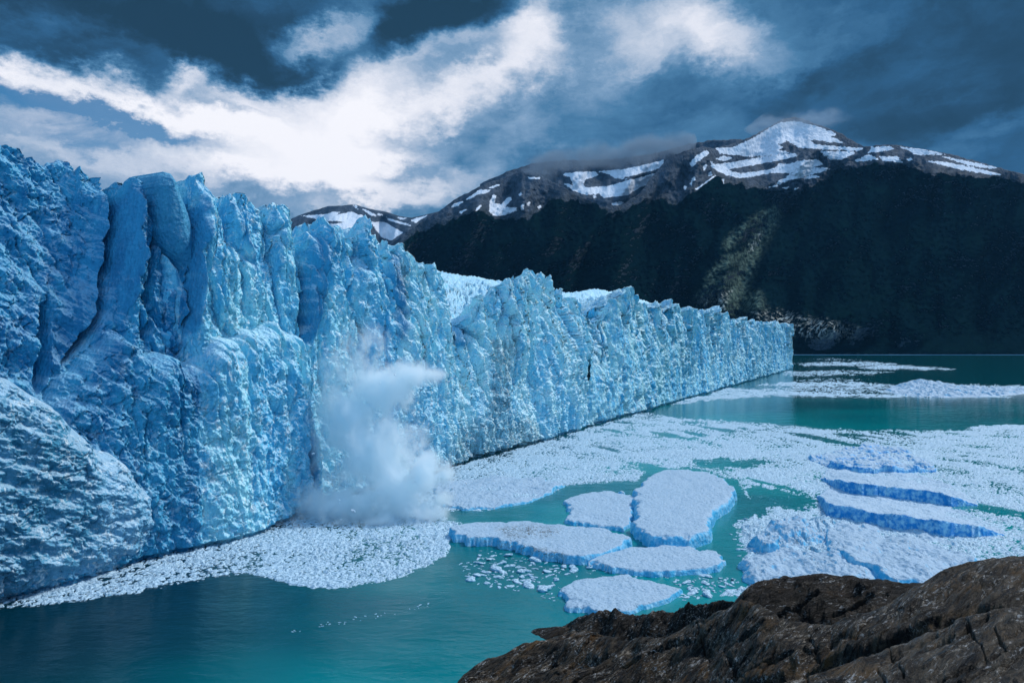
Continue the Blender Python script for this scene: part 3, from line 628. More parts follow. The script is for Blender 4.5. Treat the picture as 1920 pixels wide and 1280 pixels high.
# ================================================================ floes
def floe(poly, h, label, name='ice_floe', mat=None, rim=.8, tilt=(0, 0), seed=0, group=None, cat='ice floe', dirt=None, rough=.10, dome=0., base=None, step=None, edge=1.):
    """outline of the top as seen in the photo, laid at its freeboard h; tilt = rise in metres per photo px to the right / downwards"""
    pa = np.array([p[:2] for p in poly], float); cx_, cy_ = pa.mean(0)
    hh = np.array([p[2] for p in poly], float) if len(poly[0]) == 3 else h + tilt[0] * (pa[:, 0] - cx_) + tilt[1] * (pa[:, 1] - cy_)
    X, Y = ground(pa[:, 0], pa[:, 1], np.clip(hh, 0, 60)); W = np.stack([X, Y], 1)
    x0, y0 = W.min(0) - 2; x1, y1 = W.max(0) + 2
    st = step or max(.16, min(.5, (y0) / 900.)); gx = np.arange(x0, x1, st); gy = np.arange(y0, y1, st * 1.6)
    GX, GY = np.meshgrid(gx, gy)
    sc = st / .2
    wob = 1.3 * perlin(GX / 5., GY / 5., seed + 200) + .7 * perlin(GX / 2.2, GY / 2.2, seed + 201) + .32 * perlin(GX / .8, GY / .8, seed + 202)
    rim = rim * (1 + .8 * perlin(GX / 6., GY / 6., seed + 206))
    sd = sdpoly(GX + wob * edge, GY + wob * edge, W)
    # plane of the top, fitted through the outline's corners
    A = np.stack([W[:, 0], W[:, 1], np.ones(len(W))], 1); co = np.linalg.lstsq(A, hh, rcond=None)[0]
    top = co[0] * GX + co[1] * GY + co[2]
    if len(poly[0]) == 3:                                  # heights given corner by corner: spread them inwards
        num = 0.; den = 0.
        for i in range(len(W)):
            for f in np.linspace(0, 1, 7)[:-1]:
                qx, qy = W[i - 1] * (1 - f) + W[i] * f; wq = 1 / ((GX - qx) ** 2 + ((GY - qy) * .6) ** 2 + .05) ** 1.3
                num = num + wq * (hh[i - 1] * (1 - f) + hh[i] * f); den = den + wq
        top = num / den
    t = np.clip(sd / rim, 0, 1)
    rnd = np.sqrt(1 - (1 - t) ** 2)
    mk = sstep(-.35, .4, fbm(GX / 4., GY / 6., seed + 207, 3)); rel = (facets(GX / 1.9, GY / 1.9, seed + 203) * .5 * mk + facets(GX / .7, GY / .9, seed + 204) * .45 * mk + fbm(GX / 7., GY / 7., seed + 205, 5) * 2.6 + .8 * (ridged(GX / 3., GY / 5., seed + 208, 3) - .5)) * rough
    z = -.5 + (np.maximum(top, .12) + .5) * (.30 * sstep(-.05, .12, sd) + .70 * rnd) + rel * sstep(.1, .5, t) + dome * np.sqrt(np.clip(sd, 0, 9))
    z = np.where(sd < -.05, -.6, z)
    keep = sd > -.5 - st
    fm = keep[:-1, :-1] & keep[1:, :-1] & keep[:-1, 1:] & keep[1:, 1:]
    dv = np.zeros(GX.shape)
    if dirt is not None:
        Yp = np.maximum(GY, 1); PXp = CX + F * GX / Yp; PYp = YH + F * (CAMZ - z) / Yp
        for dp in dirt: dv = np.maximum(dv, sstep(-10, 8, sdpoly(PXp, PYp, dp)))
    o = grid_mesh(name, np.stack([GX, GY, z], -1), mat or M_FLOE, None, fmask=fm.reshape(-1), attrs={'dirt': dv}, origin=(W[:, 0].mean(), W[:, 1].mean(), 0))
    return tag(o, label, cat, group)
floe([(841, 988), (868, 979), (905, 975), (960, 976), (1010, 978), (1052, 980), (1100, 984), (1140, 990), (1168, 996), (1180, 1010), (1168, 1022), (1120, 1036), (1082, 1044), (1056, 1042), (1020, 1030), (960, 1016), (900, 1006), (850, 999)], 1.6,
     'broad white floe with grey dirt patches and a blunt corner toward the viewer', seed=1, dirt=[[(930, 990), (1000, 984), (1050, 990), (1040, 1004), (960, 1008)], [(900, 1010), (1050, 1035), (1060, 1045), (900, 1020)]])
floe([(1056, 936), (1080, 926), (1110, 920), (1150, 919), (1186, 925), (1192, 940), (1186, 960), (1184, 978), (1172, 990), (1130, 984), (1090, 978), (1062, 970), (1068, 952)], .9, 'pale floe wedged behind the dirty floe and left of the tall thick one', seed=2)
floe([(1190, 915), (1205, 900), (1222, 886), (1250, 878), (1290, 879), (1330, 886), (1362, 897), (1378, 910), (1378, 925), (1366, 938), (1340, 955), (1334, 970), (1338, 985), (1330, 994), (1300, 1003), (1250, 1004), (1205, 998), (1184, 986), (1186, 965), (1193, 945)], 2.4,
     'large thick white floe with rounded blue edge, tallest of the middle floes', seed=3, rim=1.1)
floe([(1098, 1050), (1130, 1034), (1180, 1024), (1230, 1021), (1290, 1023), (1340, 1034), (1366, 1048), (1350, 1060), (1300, 1068), (1250, 1072), (1190, 1068), (1130, 1058)], 1.0, 'flat pointed oval floe just in front of the thick rounded floe', seed=4)
floe([(1046, 1105), (1070, 1088), (1110, 1078), (1170, 1076), (1230, 1086), (1275, 1105), (1250, 1122), (1180, 1140), (1130, 1145), (1090, 1138), (1068, 1122)], .8, 'grey white floe touching the dark rocks, nearest to the viewer', seed=5)
floe([(812, 905), (840, 900), (920, 893), (1000, 895), (1062, 906), (1030, 922), (990, 938), (930, 948), (870, 951), (838, 949), (815, 935)], .7, 'flat white ice sheet with curved edge beside the spray', seed=6, rough=.22)
floe([(1536, 895, .3), (1550, 880, .2), (1610, 880, .15), (1710, 886, .15), (1780, 908, .15), (1832, 936, .12), (1838, 946, .2), (1785, 930, 2.3), (1710, 915, 3.0), (1610, 907, 3.1), (1572, 900, 2.8)], 2,
     'narrow tilted ice slab with a dark blue side, behind the longest slab', mat=M_SLAB, seed=7, rim=.4, rough=.22, edge=.22, step=.17)
floe([(1530, 926, .5), (1560, 915, .3), (1635, 921, .15), (1710, 934, .15), (1810, 960, .15), (1878, 990, .12), (1888, 1001, .3), (1835, 987, 2.1), (1760, 977, 2.9), (1660, 962, 3.1), (1585, 951, 3.2), (1552, 945, 3.2)], 3,
     'longest ice slab with a bright blue vertical side, third of the tilted slabs', mat=M_SLAB, seed=8, rim=.4, rough=.22, edge=.22, step=.17)
floe([(1545, 984, 1.2), (1560, 970, .5), (1610, 974, .2), (1710, 993, .15), (1785, 1013, .15), (1838, 1046, .2), (1812, 1074, .4), (1740, 1090, .9), (1685, 1078, 1.5), (1635, 1060, 1.9), (1585, 1040, 2.1), (1552, 1018, 2.2)], 2,
     'wide tilted slab of rough ice lying just above the rock ridge', seed=9, rim=1.0, rough=.42, edge=.6)
floe([(1512, 858, .15), (1580, 840, .9), (1655, 831, 1.6), (1712, 848, .9), (1760, 876, .2), (1755, 882, .5), (1685, 877, 1.7), (1610, 874, 1.9), (1550, 869, 1.2)], 2, 'mound of heaped ice with a low blue side, farthest of the tilted slabs', mat=M_SLAB, seed=10, rim=.8, rough=.6, edge=.6)
floe([(1395, 1010), (1440, 985), (1500, 968), (1545, 972), (1570, 990), (1545, 1012), (1500, 1022), (1440, 1030)], 1.7, 'jagged heap of rubble ice with blue hollows beside the wide tilted slab', seed=11, rim=2.5, rough=.8)
floe([(1380, 1050), (1420, 1030), (1500, 1022), (1580, 1032), (1650, 1060), (1640, 1085), (1560, 1095), (1450, 1096), (1400, 1080)], 1.2, 'low lumpy ice raft directly above the rounded rear rock', seed=12, rim=2., rough=.5)
floe([(1655, 731, .4), (1672, 722, 1.5), (1690, 716, 3.5), (1712, 711, 5.5), (1740, 712, 5.), (1770, 717, 3.6), (1800, 721, 3.), (1860, 726, 2.), (1930, 729, .8), (1960, 733, .4), (1900, 739, .5), (1840, 742, .8), (1770, 743, .9), (1710, 741, .9), (1680, 737, .8)], 4.,
     'low jagged white iceberg far out on the lake past the glacier corner', name='iceberg', cat='iceberg', seed=13, rim=9., rough=.9, step=.5, edge=2.)

# ================================================================ loose chunks, every one its own object
def chunk_mesh(seed):
    r = np.random.default_rng(seed)
    n, m_ = 9, 14
    V = []; th0 = r.random() * 6.28
    for i in range(n):
        ph = math.pi * i / (n - 1)
        for j in range(m_):
            th = 2 * math.pi * j / m_
            rad = 1 + .38 * math.sin(2 * th + th0) + .22 * math.sin(3 * th + seed) + .10 * r.standard_normal() * math.sin(ph)
            sq = abs(math.sin(ph)) ** .5
            V.append((rad * sq * math.cos(th), .8 * rad * sq * math.sin(th), .55 * math.copysign(abs(math.cos(ph)) ** .8, math.cos(ph)) + .10 * r.standard_normal() * math.sin(ph)))
    Q = [(i * m_ + j, (i + 1) * m_ + j, (i + 1) * m_ + (j + 1) % m_, i * m_ + (j + 1) % m_) for i in range(n - 1) for j in range(m_)]
    V = np.array(V); return V, np.array(Q)
PROTO = []
for k in range(7):
    V_, Q_ = chunk_mesh(900 + k); o = raw_mesh('ice_chunk', V_, Q_, M_BRASH, attrs={'dirt': np.zeros(len(V_))}); PROTO.append(o)
used_p = set()
def scatter(polys, n, smin, smax, label, group, seed, streak=None):
    r = np.random.default_rng(seed); k = 0; tries = 0
    placed = []
    while k < n and tries < n * 60:
        tries += 1
        poly = np.array(polys[r.integers(len(polys))], float)
        px = r.uniform(*[f(poly[:, 0]) for f in (np.min, np.max)]); py = r.uniform(*[f(poly[:, 1]) for f in (np.min, np.max)])
        if sdpoly(np.array([px]), np.array([py]), poly)[0] < 0: continue
        if any(sdpoly(np.array([px]), np.array([py]), q)[0] > -6 for q in AVOID): continue
        x, y = ground(px, py); sz = smin + (smax - smin) * r.random() ** 3
        if any((x - a) ** 2 + (y - b) ** 2 < (1.05 * (sz + c)) ** 2 for a, b, c in placed): continue
        placed.append((x, y, sz))
        i = int(r.integers(len(PROTO)))
        if i in used_p: o = PROTO[i].copy(); C.objects.link(o)
        else: o = PROTO[i]; used_p.add(i)
        o.location = (x, y, sz * .02); o.rotation_euler = (r.normal() * .12, r.normal() * .12, r.random() * 6.28); o.scale = (sz * r.uniform(.8, 1.5), sz, sz * r.uniform(.35, .7))
        tag(o, label, 'ice chunk', group); k += 1
AVOID = [[(841, 988), (905, 975), (1052, 980), (1168, 996), (1180, 1010), (1120, 1036), (1060, 1056), (1020, 1046), (850, 1012)], [(1098, 1050), (1180, 1024), (1290, 1023), (1366, 1048), (1300, 1078), (1190, 1080)], [(1046, 1105), (1110, 1078), (1230, 1086), (1275, 1105), (1180, 1145), (1090, 1145)]]
scatter([[(900, 1032), (960, 1034), (1060, 1058), (1085, 1068), (1040, 1100), (1030, 1120), (960, 1098), (890, 1070)], [(860, 1055), (900, 1040), (960, 1075), (1050, 1120), (1060, 1138), (980, 1112), (880, 1092)]], 125, .18, 1.25,
        'small white ice chunk floating on the teal water left of the nearest floe', 'loose ice chunks beside the near floes', 5)
scatter([[(1080, 1056), (1130, 1064), (1260, 1078), (1340, 1080), (1395, 1086), (1340, 1118), (1280, 1125), (1260, 1088), (1120, 1072)]], 60, .2, 1.0, 'small white ice chunk floating between the oval floe and the dark rocks', 'loose ice chunks between the oval floe and the rocks', 6)
scatter([[(510, 1192), (600, 1168), (690, 1152), (790, 1128), (840, 1098), (846, 1106), (795, 1140), (690, 1162), (600, 1178)]], 34, .08, .26, 'tiny white ice bit in a thin line across the open near water', 'tiny ice bits strung across the near water', 7)
scatter([[(1350, 975), (1480, 955), (1530, 952), (1500, 965), (1400, 985)], [(1370, 1000), (1400, 985), (1420, 1060), (1390, 1075)]], 30, .25, 1.1, 'small white ice chunk in the water right of the tall thick floe', 'loose ice chunks right of the thick floe', 8)
for i, o in enumerate(PROTO):
    if i not in used_p: bpy.data.objects.remove(o)
# ================================================================ mountains beyond the lake
def z5(pts): return [(1280 + x * .375, 200 + y * .375) for x, y in pts]
def z4(pts): return [(700 + x * .375, 220 + y * .375) for x, y in pts]
def z3(pts): return [(520 + x / 6., 360 + y / 6.) for x, y in pts]
SNOW_MAIN = [z5(p) for p in (
 [(165, 210), (250, 205), (350, 160), (430, 110), (490, 80), (560, 75), (640, 90), (700, 110), (770, 135), (742, 150), (800, 180), (720, 175), (655, 165), (640, 172), (660, 190), (900, 210), (880, 220), (740, 215), (640, 207), (580, 205), (560, 190), (520, 170), (500, 185), (470, 185), (500, 205), (480, 215), (540, 232), (460, 242), (330, 250), (260, 240), (190, 235)],
 [(140, 275), (160, 290), (250, 280), (330, 265), (440, 245), (560, 235), (575, 245), (500, 265), (390, 285), (240, 310), (222, 320), (290, 335), (400, 322), (470, 305), (480, 285), (520, 290), (600, 270), (680, 265), (700, 290), (650, 302), (740, 310), (700, 325), (620, 345), (540, 365), (480, 390), (470, 380), (520, 352), (550, 332), (440, 330), (340, 352), (270, 355), (220, 342), (170, 320), (145, 300)],
 [(690, 225), (850, 225), (860, 235), (790, 265), (740, 265), (700, 240)], [(945, 205), (1030, 197), (1055, 212), (1000, 222), (930, 230)], [(850, 275), (930, 240), (980, 262), (900, 272)], [(985, 250), (1070, 250), (1100, 280), (1000, 270)],
 [(1090, 203), (1200, 213), (1310, 240), (1170, 240)], [(1220, 273), (1300, 276), (1500, 316), (1590, 340), (1560, 342), (1400, 316)], [(1300, 250), (1420, 273), (1570, 305), (1540, 310), (1420, 290)],
 [(35, 290), (70, 245), (120, 218), (130, 235), (90, 265), (45, 298)], [(60, 415), (165, 342), (168, 350), (80, 412)], [(165, 262), (200, 248), (245, 255), (215, 272)],
 [(103, 305), (115, 290), (122, 300), (110, 318)], [(125, 338), (140, 328), (145, 340), (130, 348)], [(48, 362), (60, 350), (68, 356), (55, 370)], [(36, 388), (46, 368), (50, 380), (42, 395)], [(5, 410), (12, 395), (20, 400), (12, 415)],
 [(590, 352), (640, 345), (680, 350), (620, 362)], [(430, 405), (480, 390), (470, 400)], [(500, 408), (530, 402), (520, 410)], [(550, 412), (580, 405), (572, 414)], [(190, 365), (205, 362), (205, 390), (196, 380)], [(1120, 262), (1140, 256), (1145, 266), (1128, 270)])]
SNOW_MID = [z4(p) for p in (
 [(580, 470), (584, 420), (600, 385), (614, 395), (604, 430), (640, 438), (668, 405), (686, 398), (690, 412), (655, 450), (716, 452), (716, 464), (660, 488), (600, 490)], [(738, 462), (740, 440), (752, 434), (748, 462)], [(885, 432), (905, 420), (935, 432), (920, 442)], [(775, 300), (832, 302), (830, 308), (780, 306)],
 [(850, 274), (880, 278), (898, 292), (870, 284)], [(465, 412), (500, 385), (530, 364), (585, 364), (575, 374), (520, 386), (480, 408)], [(580, 352), (620, 336), (632, 338), (600, 352)], [(388, 450), (410, 430), (450, 420), (430, 438)], [(502, 482), (530, 440), (540, 438), (520, 470)], [(430, 474), (465, 462), (440, 480)], [(768, 428), (782, 424), (780, 438), (770, 440)], [(726, 385), (738, 376), (742, 386), (730, 392)], [(822, 450), (835, 440), (838, 450), (828, 458)])]
SNOW_SADDLE = [z4(p) for p in (
 [(945, 285), (1010, 275), (1110, 272), (1125, 290), (1060, 310), (1048, 335), (1060, 352), (1180, 345), (1290, 310), (1210, 305), (1180, 285), (1130, 270), (1240, 262), (1330, 245), (1450, 215), (1450, 248), (1330, 282), (1225, 306), (1300, 312), (1430, 275), (1400, 322), (1330, 352), (1270, 388), (1150, 402), (1130, 380), (1060, 388), (1000, 365), (950, 330), (1000, 342), (985, 300)],
 [(1190, 432), (1230, 422), (1250, 426), (1240, 438), (1200, 440)], [(1098, 396), (1110, 390), (1115, 398), (1102, 402)])]
SNOW_FARLEFT = [z3(p) for p in ([(270, 270), (560, 250), (620, 225), (700, 230), (650, 262), (740, 240), (780, 240), (800, 225), (860, 230), (900, 260), (940, 250), (985, 300), (985, 345), (900, 400), (820, 440), (700, 470), (520, 420), (540, 370), (780, 345), (700, 325), (500, 320), (400, 290)],
 [(1060, 340), (1200, 340), (1260, 370), (1320, 410), (1410, 455), (1280, 545), (1180, 510), (1110, 420)], [(950, 190), (1020, 210), (1120, 270), (1060, 265)], [(1120, 240), (1180, 250), (1190, 265), (1140, 258)], [(1220, 285), (1300, 315), (1420, 345), (1520, 385), (1400, 360), (1260, 320)], [(1340, 285), (1450, 295), (1400, 312)], [(850, 150), (895, 155), (900, 180), (915, 200), (880, 180)], [(1500, 320), (1690, 260), (1560, 345)])]

def mountain(name, label, crest, foot, yfoot, ycrest, step, nv, seed, snow=(), scrub=None, pert=220., slope_p=1., gully=None, rel=1., scree=(), meadow=(), jag=1.2, wood=None, wood_label=None, snow_noise=3., back=2200.):
    cr = np.array(crest, float); cols = np.arange(cr[0, 0], cr[-1, 0] + .1, step)
    tv = np.linspace(0, 1, nv)[:, None]
    cy_ = np.interp(cols, cr[:, 0], cr[:, 1]) + jag * (perlin(cols / 9., 0 * cols, seed) * 1.2 + perlin(cols / 31., 0 * cols, seed + 1) * 1.5)
    fy = np.array(foot, float); by = np.interp(cols, fy[:, 0], fy[:, 1])
    PX = np.broadcast_to(cols[None], (nv, len(cols))); PY = by[None] + (cy_ - by)[None] * tv
    yc = np.interp(cols, [c[0] for c in ycrest], [c[1] for c in ycrest])
    Y = yfoot + (yc - yfoot)[None] * (tv ** slope_p)
    # spurs and gullies running down the slope
    q = PX + .35 * (PY - 450)
    env = sstep(0, .12, tv) * (1 - .75 * sstep(.85, 1., tv))
    Y = Y + env * pert * (1.5 * fbm(q / 120., PY / 240., seed + 2, 3) + .12 * (ridged(q / 60., PY / 120., seed + 3, 3) - .5) + .22 * sstep(.55, .9, tv) * fbm(q / 30., PY / 60., seed + 11, 4))
    if gully is not None:
        for path, wd, dep in gully:
            P_ = np.array(path, float); c = np.interp(PY, P_[:, 1], P_[:, 0]); e2 = sstep(P_[0, 1] - 20, P_[0, 1] + 60, PY)
            Y = Y + dep * e2 * np.exp(-((PX - c) / wd) ** 2)
    Y = Y + env * 26. * rel * fbm(PX / 9., PY / 9., seed + 4, 4)
    P = at(PX, PY, Y)
    wob = snow_noise * (perlin(PX / 7., PY / 3.5, seed + 5) + .6 * perlin(PX / 2.6, PY / 1.6, seed + 6))
    sn = np.zeros(PX.shape)
    for poly in snow: sn = np.maximum(sn, sstep(-3.2, 3.2, sdpoly(PX, PY, poly) + wob * .6 + .6))
    sc = np.zeros(PX.shape)
    for poly, wd in scree: sc = np.maximum(sc, sstep(-wd, wd, sdpoly(PX, PY, poly) + 2 * wob))
    me_ = np.zeros(PX.shape)
    for poly, wd in meadow: me_ = np.maximum(me_, sstep(-wd, wd, sdpoly(PX, PY, poly) + 2 * wob))
    tr = np.zeros(PX.shape)
    if scrub is not None:
        s_ = np.array(scrub, float); tl = np.interp(PX, s_[:, 0], s_[:, 1])
        td = PY - tl + 8 * perlin(q / 16., PY / 60., seed + 7) + 2.2 * perlin(q / 5., PY / 9., seed + 8); tr = sstep(-20, 7, td); tr_f = td > 5
    back_rows = [P[-1:] + np.array([0, q_, -.32 * q_]) for q_ in np.array([.03, .12, .4, 1.]) * back]
    PB = np.concatenate([P] + back_rows, 0); ext = lambda a: np.concatenate([a] + [a[-1:]] * 4, 0)
    o = grid_mesh(name, PB, M_MOUNT, None, attrs={'snow': ext(sn), 'scrub': ext(tr), 'scree': ext(sc)}, origin=(float(P[0, :, 0].mean()), yfoot, 0))
    tag(o, label, None, None, 'structure')
    if wood:
        # canopy laid over the slope: crowns 8 to 20 m high
        X3, Y3 = P[..., 0], P[..., 1]
        f1, f2, cid, _, _ = worley(PX / 3.2 + 1.2 * perlin(PX / 7., PY / 7., seed + 12), PY / 2.3, seed + 9)
        can = 5 + 4 * cid * (1 - f1) + 3 * fbm(PX / 14., PY / 9., seed + 10, 3)
        Pc = P + np.stack([0 * can, -.5 * can, can], -1)
        k = tr_f
        fm = k[:-1, :-1] & k[1:, :-1] & k[:-1, 1:] & k[1:, 1:]
        ow = grid_mesh('forest', Pc, M_FOREST, None, fmask=fm.reshape(-1), attrs={'meadow': me_, 'scree': sc}, origin=(float(P[0, :, 0].mean()), yfoot, 0))
        tag(ow, wood_label, 'forest', None, 'stuff')
    return o
mountain('mountain', 'distant grey mountain with broad snow fields behind the glacier crest', [(380, 470), (470, 445), (535, 416), (560, 404), (590, 394), (617, 386), (640, 386), (660, 383), (669, 384), (690, 391), (718, 396), (745, 404), (772, 408), (790, 405), (803, 401), (830, 395), (880, 420), (960, 470)],
         [(380, 600), (960, 600)], 7600., [(380, 9800), (960, 9800)], 2.2, 90, 300, snow=SNOW_FARLEFT, pert=500., snow_noise=1.6, jag=.5)
mountain('mountain', 'cloud capped snowy saddle between the two forested mountains', [(900, 345), (960, 318), (1000, 306), (1060, 300), (1130, 300), (1200, 292), (1250, 282), (1290, 270), (1340, 262), (1420, 262)], [(900, 560), (1420, 560)], 6200., [(900, 7400), (1420, 7400)], 2., 130, 320,
         snow=SNOW_SADDLE, pert=320., snow_noise=2.0)
mountain('mountain', 'dark middle mountain with grey rocky top and snow streaks', [(640, 540), (700, 490), (733, 457), (765, 433), (800, 410), (835, 387), (870, 364), (905, 347), (950, 331), (980, 320), (990, 320), (1003, 321), (1020, 333), (1045, 345), (1075, 362), (1110, 379), (1140, 391), (1180, 398), (1260, 420), (1400, 470)],
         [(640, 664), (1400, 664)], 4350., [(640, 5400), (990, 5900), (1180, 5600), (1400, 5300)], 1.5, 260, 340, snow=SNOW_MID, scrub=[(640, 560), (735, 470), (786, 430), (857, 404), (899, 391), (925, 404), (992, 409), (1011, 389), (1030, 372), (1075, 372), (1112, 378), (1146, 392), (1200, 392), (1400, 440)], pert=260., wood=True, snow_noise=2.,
         wood_label='dark beech forest covering the slopes of the middle mountain')
mountain('mountain', 'tall dark mountain with snow bands below a cloud wrapped peak', [(930, 560), (1000, 505), (1037, 479), (1090, 440), (1125, 412), (1146, 393), (1165, 385), (1200, 362), (1222, 332), (1245, 305), (1262, 292), (1290, 280), (1318, 276), (1340, 278), (1372, 271), (1400, 260), (1420, 250), (1445, 235), (1465, 225), (1485, 220), (1500, 221), (1518, 228), (1535, 234), (1560, 243), (1580, 252), (1600, 264), (1620, 275), (1640, 273), (1665, 271), (1685, 273), (1720, 278), (1760, 285), (1810, 296), (1850, 308), (1900, 322), (1960, 338), (2100, 372), (2400, 440)],
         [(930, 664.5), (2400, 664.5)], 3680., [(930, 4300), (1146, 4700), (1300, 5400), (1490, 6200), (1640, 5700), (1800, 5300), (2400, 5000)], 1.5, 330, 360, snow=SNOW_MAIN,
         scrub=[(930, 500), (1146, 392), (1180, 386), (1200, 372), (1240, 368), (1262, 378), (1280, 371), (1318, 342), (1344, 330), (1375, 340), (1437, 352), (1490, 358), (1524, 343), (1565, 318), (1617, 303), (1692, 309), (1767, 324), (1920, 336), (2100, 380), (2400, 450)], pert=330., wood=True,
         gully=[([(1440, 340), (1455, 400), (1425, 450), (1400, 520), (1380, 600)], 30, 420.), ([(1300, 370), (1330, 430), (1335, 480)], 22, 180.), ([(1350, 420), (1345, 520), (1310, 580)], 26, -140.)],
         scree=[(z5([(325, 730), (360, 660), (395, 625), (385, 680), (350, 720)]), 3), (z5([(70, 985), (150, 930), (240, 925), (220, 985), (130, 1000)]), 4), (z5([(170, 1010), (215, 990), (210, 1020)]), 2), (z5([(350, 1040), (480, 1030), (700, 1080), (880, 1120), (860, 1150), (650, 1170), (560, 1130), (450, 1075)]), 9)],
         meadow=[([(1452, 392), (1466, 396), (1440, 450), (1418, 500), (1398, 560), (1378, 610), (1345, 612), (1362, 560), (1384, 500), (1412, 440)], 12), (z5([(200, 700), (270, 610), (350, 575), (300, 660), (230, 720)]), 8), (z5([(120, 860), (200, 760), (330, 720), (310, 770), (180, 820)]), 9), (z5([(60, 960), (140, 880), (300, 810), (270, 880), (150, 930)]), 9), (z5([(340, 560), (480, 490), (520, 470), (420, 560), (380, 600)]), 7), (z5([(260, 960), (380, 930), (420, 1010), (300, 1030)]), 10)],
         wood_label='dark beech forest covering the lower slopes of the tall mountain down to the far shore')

# ================================================================ rocks at the viewer's feet
def rock(name, crest, label, mat, drop, seed, groove=None, rough=1., near_py=1330, near_y=None, cols_step=1.2, nv=210, cat='rock', back=10.):
    """crest: (px, py, distance).  The top runs from the crest toward the viewer, the far side falls to the water."""
    cr = np.array(crest, float); cols = np.arange(cr[0, 0], cr[-1, 0] + .1, cols_step)
    cy_ = np.interp(cols, cr[:, 0], cr[:, 1]); yc = np.interp(cols, cr[:, 0], cr[:, 2])
    # smooth the outline a little
    ker = np.hanning(31); ker /= ker.sum(); pad = lambda a: np.convolve(np.pad(a, 15, mode='edge'), ker, mode='valid'); cy_, yc = pad(cy_), pad(yc)
    cy_ = cy_ + rough * (2.2 * fbm(cols / 34., 0 * cols, seed, 4))
    tv = (np.linspace(0, 1, nv) ** 1.25)[:, None]
    ny = np.interp(cols, [n[0] for n in near_y], [n[2] for n in near_y]); npy = np.interp(cols, [n[0] for n in near_y], [n[1] for n in near_y]); npy = np.maximum(npy, cy_ + 2)
    PX = np.broadcast_to(cols[None], (nv, len(cols))); PY = cy_[None] + (npy - cy_)[None] * tv
    # inverse distance varies linearly with py on a plane; bend it so the crest rolls over
    iv = 1 / yc[None] + (1 / ny - 1 / yc)[None] * tv ** .8
    Y = 1 / iv
    P = at(PX, PY, Y)
    w = .4 + .6 * sstep(0, .08, tv)
    r = .85 * fbm(P[..., 0] / 5.5, P[..., 1] / 8., seed + 1, 3) + .62 * (ridged((P[..., 0] * .6 - P[..., 1] * .8) / 2.6, (P[..., 0] * .8 + P[..., 1] * .6) / 13., seed + 2, 5) - .5) + .20 * facets((P[..., 0] * .6 - P[..., 1] * .8) / 1.1, (P[..., 0] * .8 + P[..., 1] * .6) / 4.5, seed + 3) + .08 * facets((P[..., 0] * .6 - P[..., 1] * .8) / .45, (P[..., 0] * .8 + P[..., 1] * .6) / 1.6, seed + 4)
    if groove:
        for path, wd, dep in groove:
            g = np.array(path, float)
            d = np.full(PX.shape, 1e9); wv = 3 * perlin(PX / 19., PY / 19., seed + 9)
            for i in range(len(g) - 1):
                ax, ay = g[i]; bx, by = g[i + 1]; ex, ey = bx - ax, by - ay
                t_ = np.clip(((PX - ax) * ex + (PY - ay) * ey) / (ex * ex + ey * ey), 0, 1); d = np.minimum(d, np.hypot(PX - ax - ex * t_, PY - ay - ey * t_))
            r = r - dep * np.exp(-((d + wv * (wd < 5)) / wd) ** 2)
    sc = np.clip(Y / 45., .5, 1.4)
    P[..., 2] += r * w * rough * sc
    bk = []
    for q in (.4, 1.2, 3., 6., 12., 20.):
        t_ = P[0].copy(); t_[:, 1] += q * back / 20.; t_[:, 2] -= (.12 * q + .05 * q * q) * drop + .3 * fbm(t_[:, 0] / 3., t_[:, 1] / 3., seed + 6, 3); t_[:, 2] = np.maximum(t_[:, 2], -1.5); bk.append(t_[None])
    Pa = np.concatenate(bk[::-1] + [P], 0)
    side = []
    o = grid_mesh(name, Pa[::-1], mat, None, origin=(float(Pa[..., 0].mean()), float(Pa[..., 1].mean()), 0))
    return tag(o, label, cat)
jr = np.random.default_rng(77); JOINTS = []
for k in range(22):                                     # bedding joints running up to the right
    x0 = jr.uniform(900, 1880); y0 = jr.uniform(1130, 1290); ln = jr.uniform(70, 260); sl = jr.uniform(.32, .52)
    JOINTS.append(([(x0, y0), (x0 + ln * .5, y0 - ln * .5 * sl + jr.normal() * 4), (x0 + ln, y0 - ln * sl)], jr.uniform(1.6, 3.4), jr.uniform(.25, .7)))
for k in range(10):                                     # short cross cracks
    x0 = jr.uniform(1000, 1880); y0 = jr.uniform(1120, 1260); ln = jr.uniform(25, 70)
    JOINTS.append(([(x0, y0), (x0 + ln * .6, y0 + ln)], jr.uniform(1.4, 2.6), jr.uniform(.2, .5)))
rock('rock_outcrop', [(850, 1286, 73), (866, 1266, 74), (900, 1244, 75), (950, 1222, 76), (1000, 1205, 77), (1050, 1192, 76), (1075, 1186, 75), (1120, 1192, 70), (1170, 1198, 66), (1220, 1196, 63), (1280, 1186, 60), (1330, 1162, 57), (1370, 1134, 55), (1395, 1118, 54), (1420, 1128, 52), (1460, 1152, 49), (1500, 1168, 47), (1560, 1172, 45), (1620, 1150, 44), (1680, 1124, 44), (1735, 1096, 44), (1770, 1080, 44), (1810, 1064, 44), (1860, 1051, 44), (1920, 1045, 44), (2000, 1040, 44), (2200, 1050, 44)],
     'main dark brown rock ridge rising from the water to the right', M_ROCK, 1., 401, near_y=[(850, 1310, 70), (1000, 1330, 62), (1300, 1340, 46), (1600, 1350, 33), (1900, 1360, 25), (2200, 1360, 24)],
     groove=[([(1400, 1300), (1560, 1238), (1700, 1190), (1790, 1152), (1930, 1122)], 9, 1.3), ([(1180, 1300), (1260, 1230), (1330, 1200)], 10, .5), ([(1560, 1190), (1640, 1180), (1720, 1140)], 10, .6), ([(1480, 1250), (1560, 1200)], 10, .5)] + JOINTS)
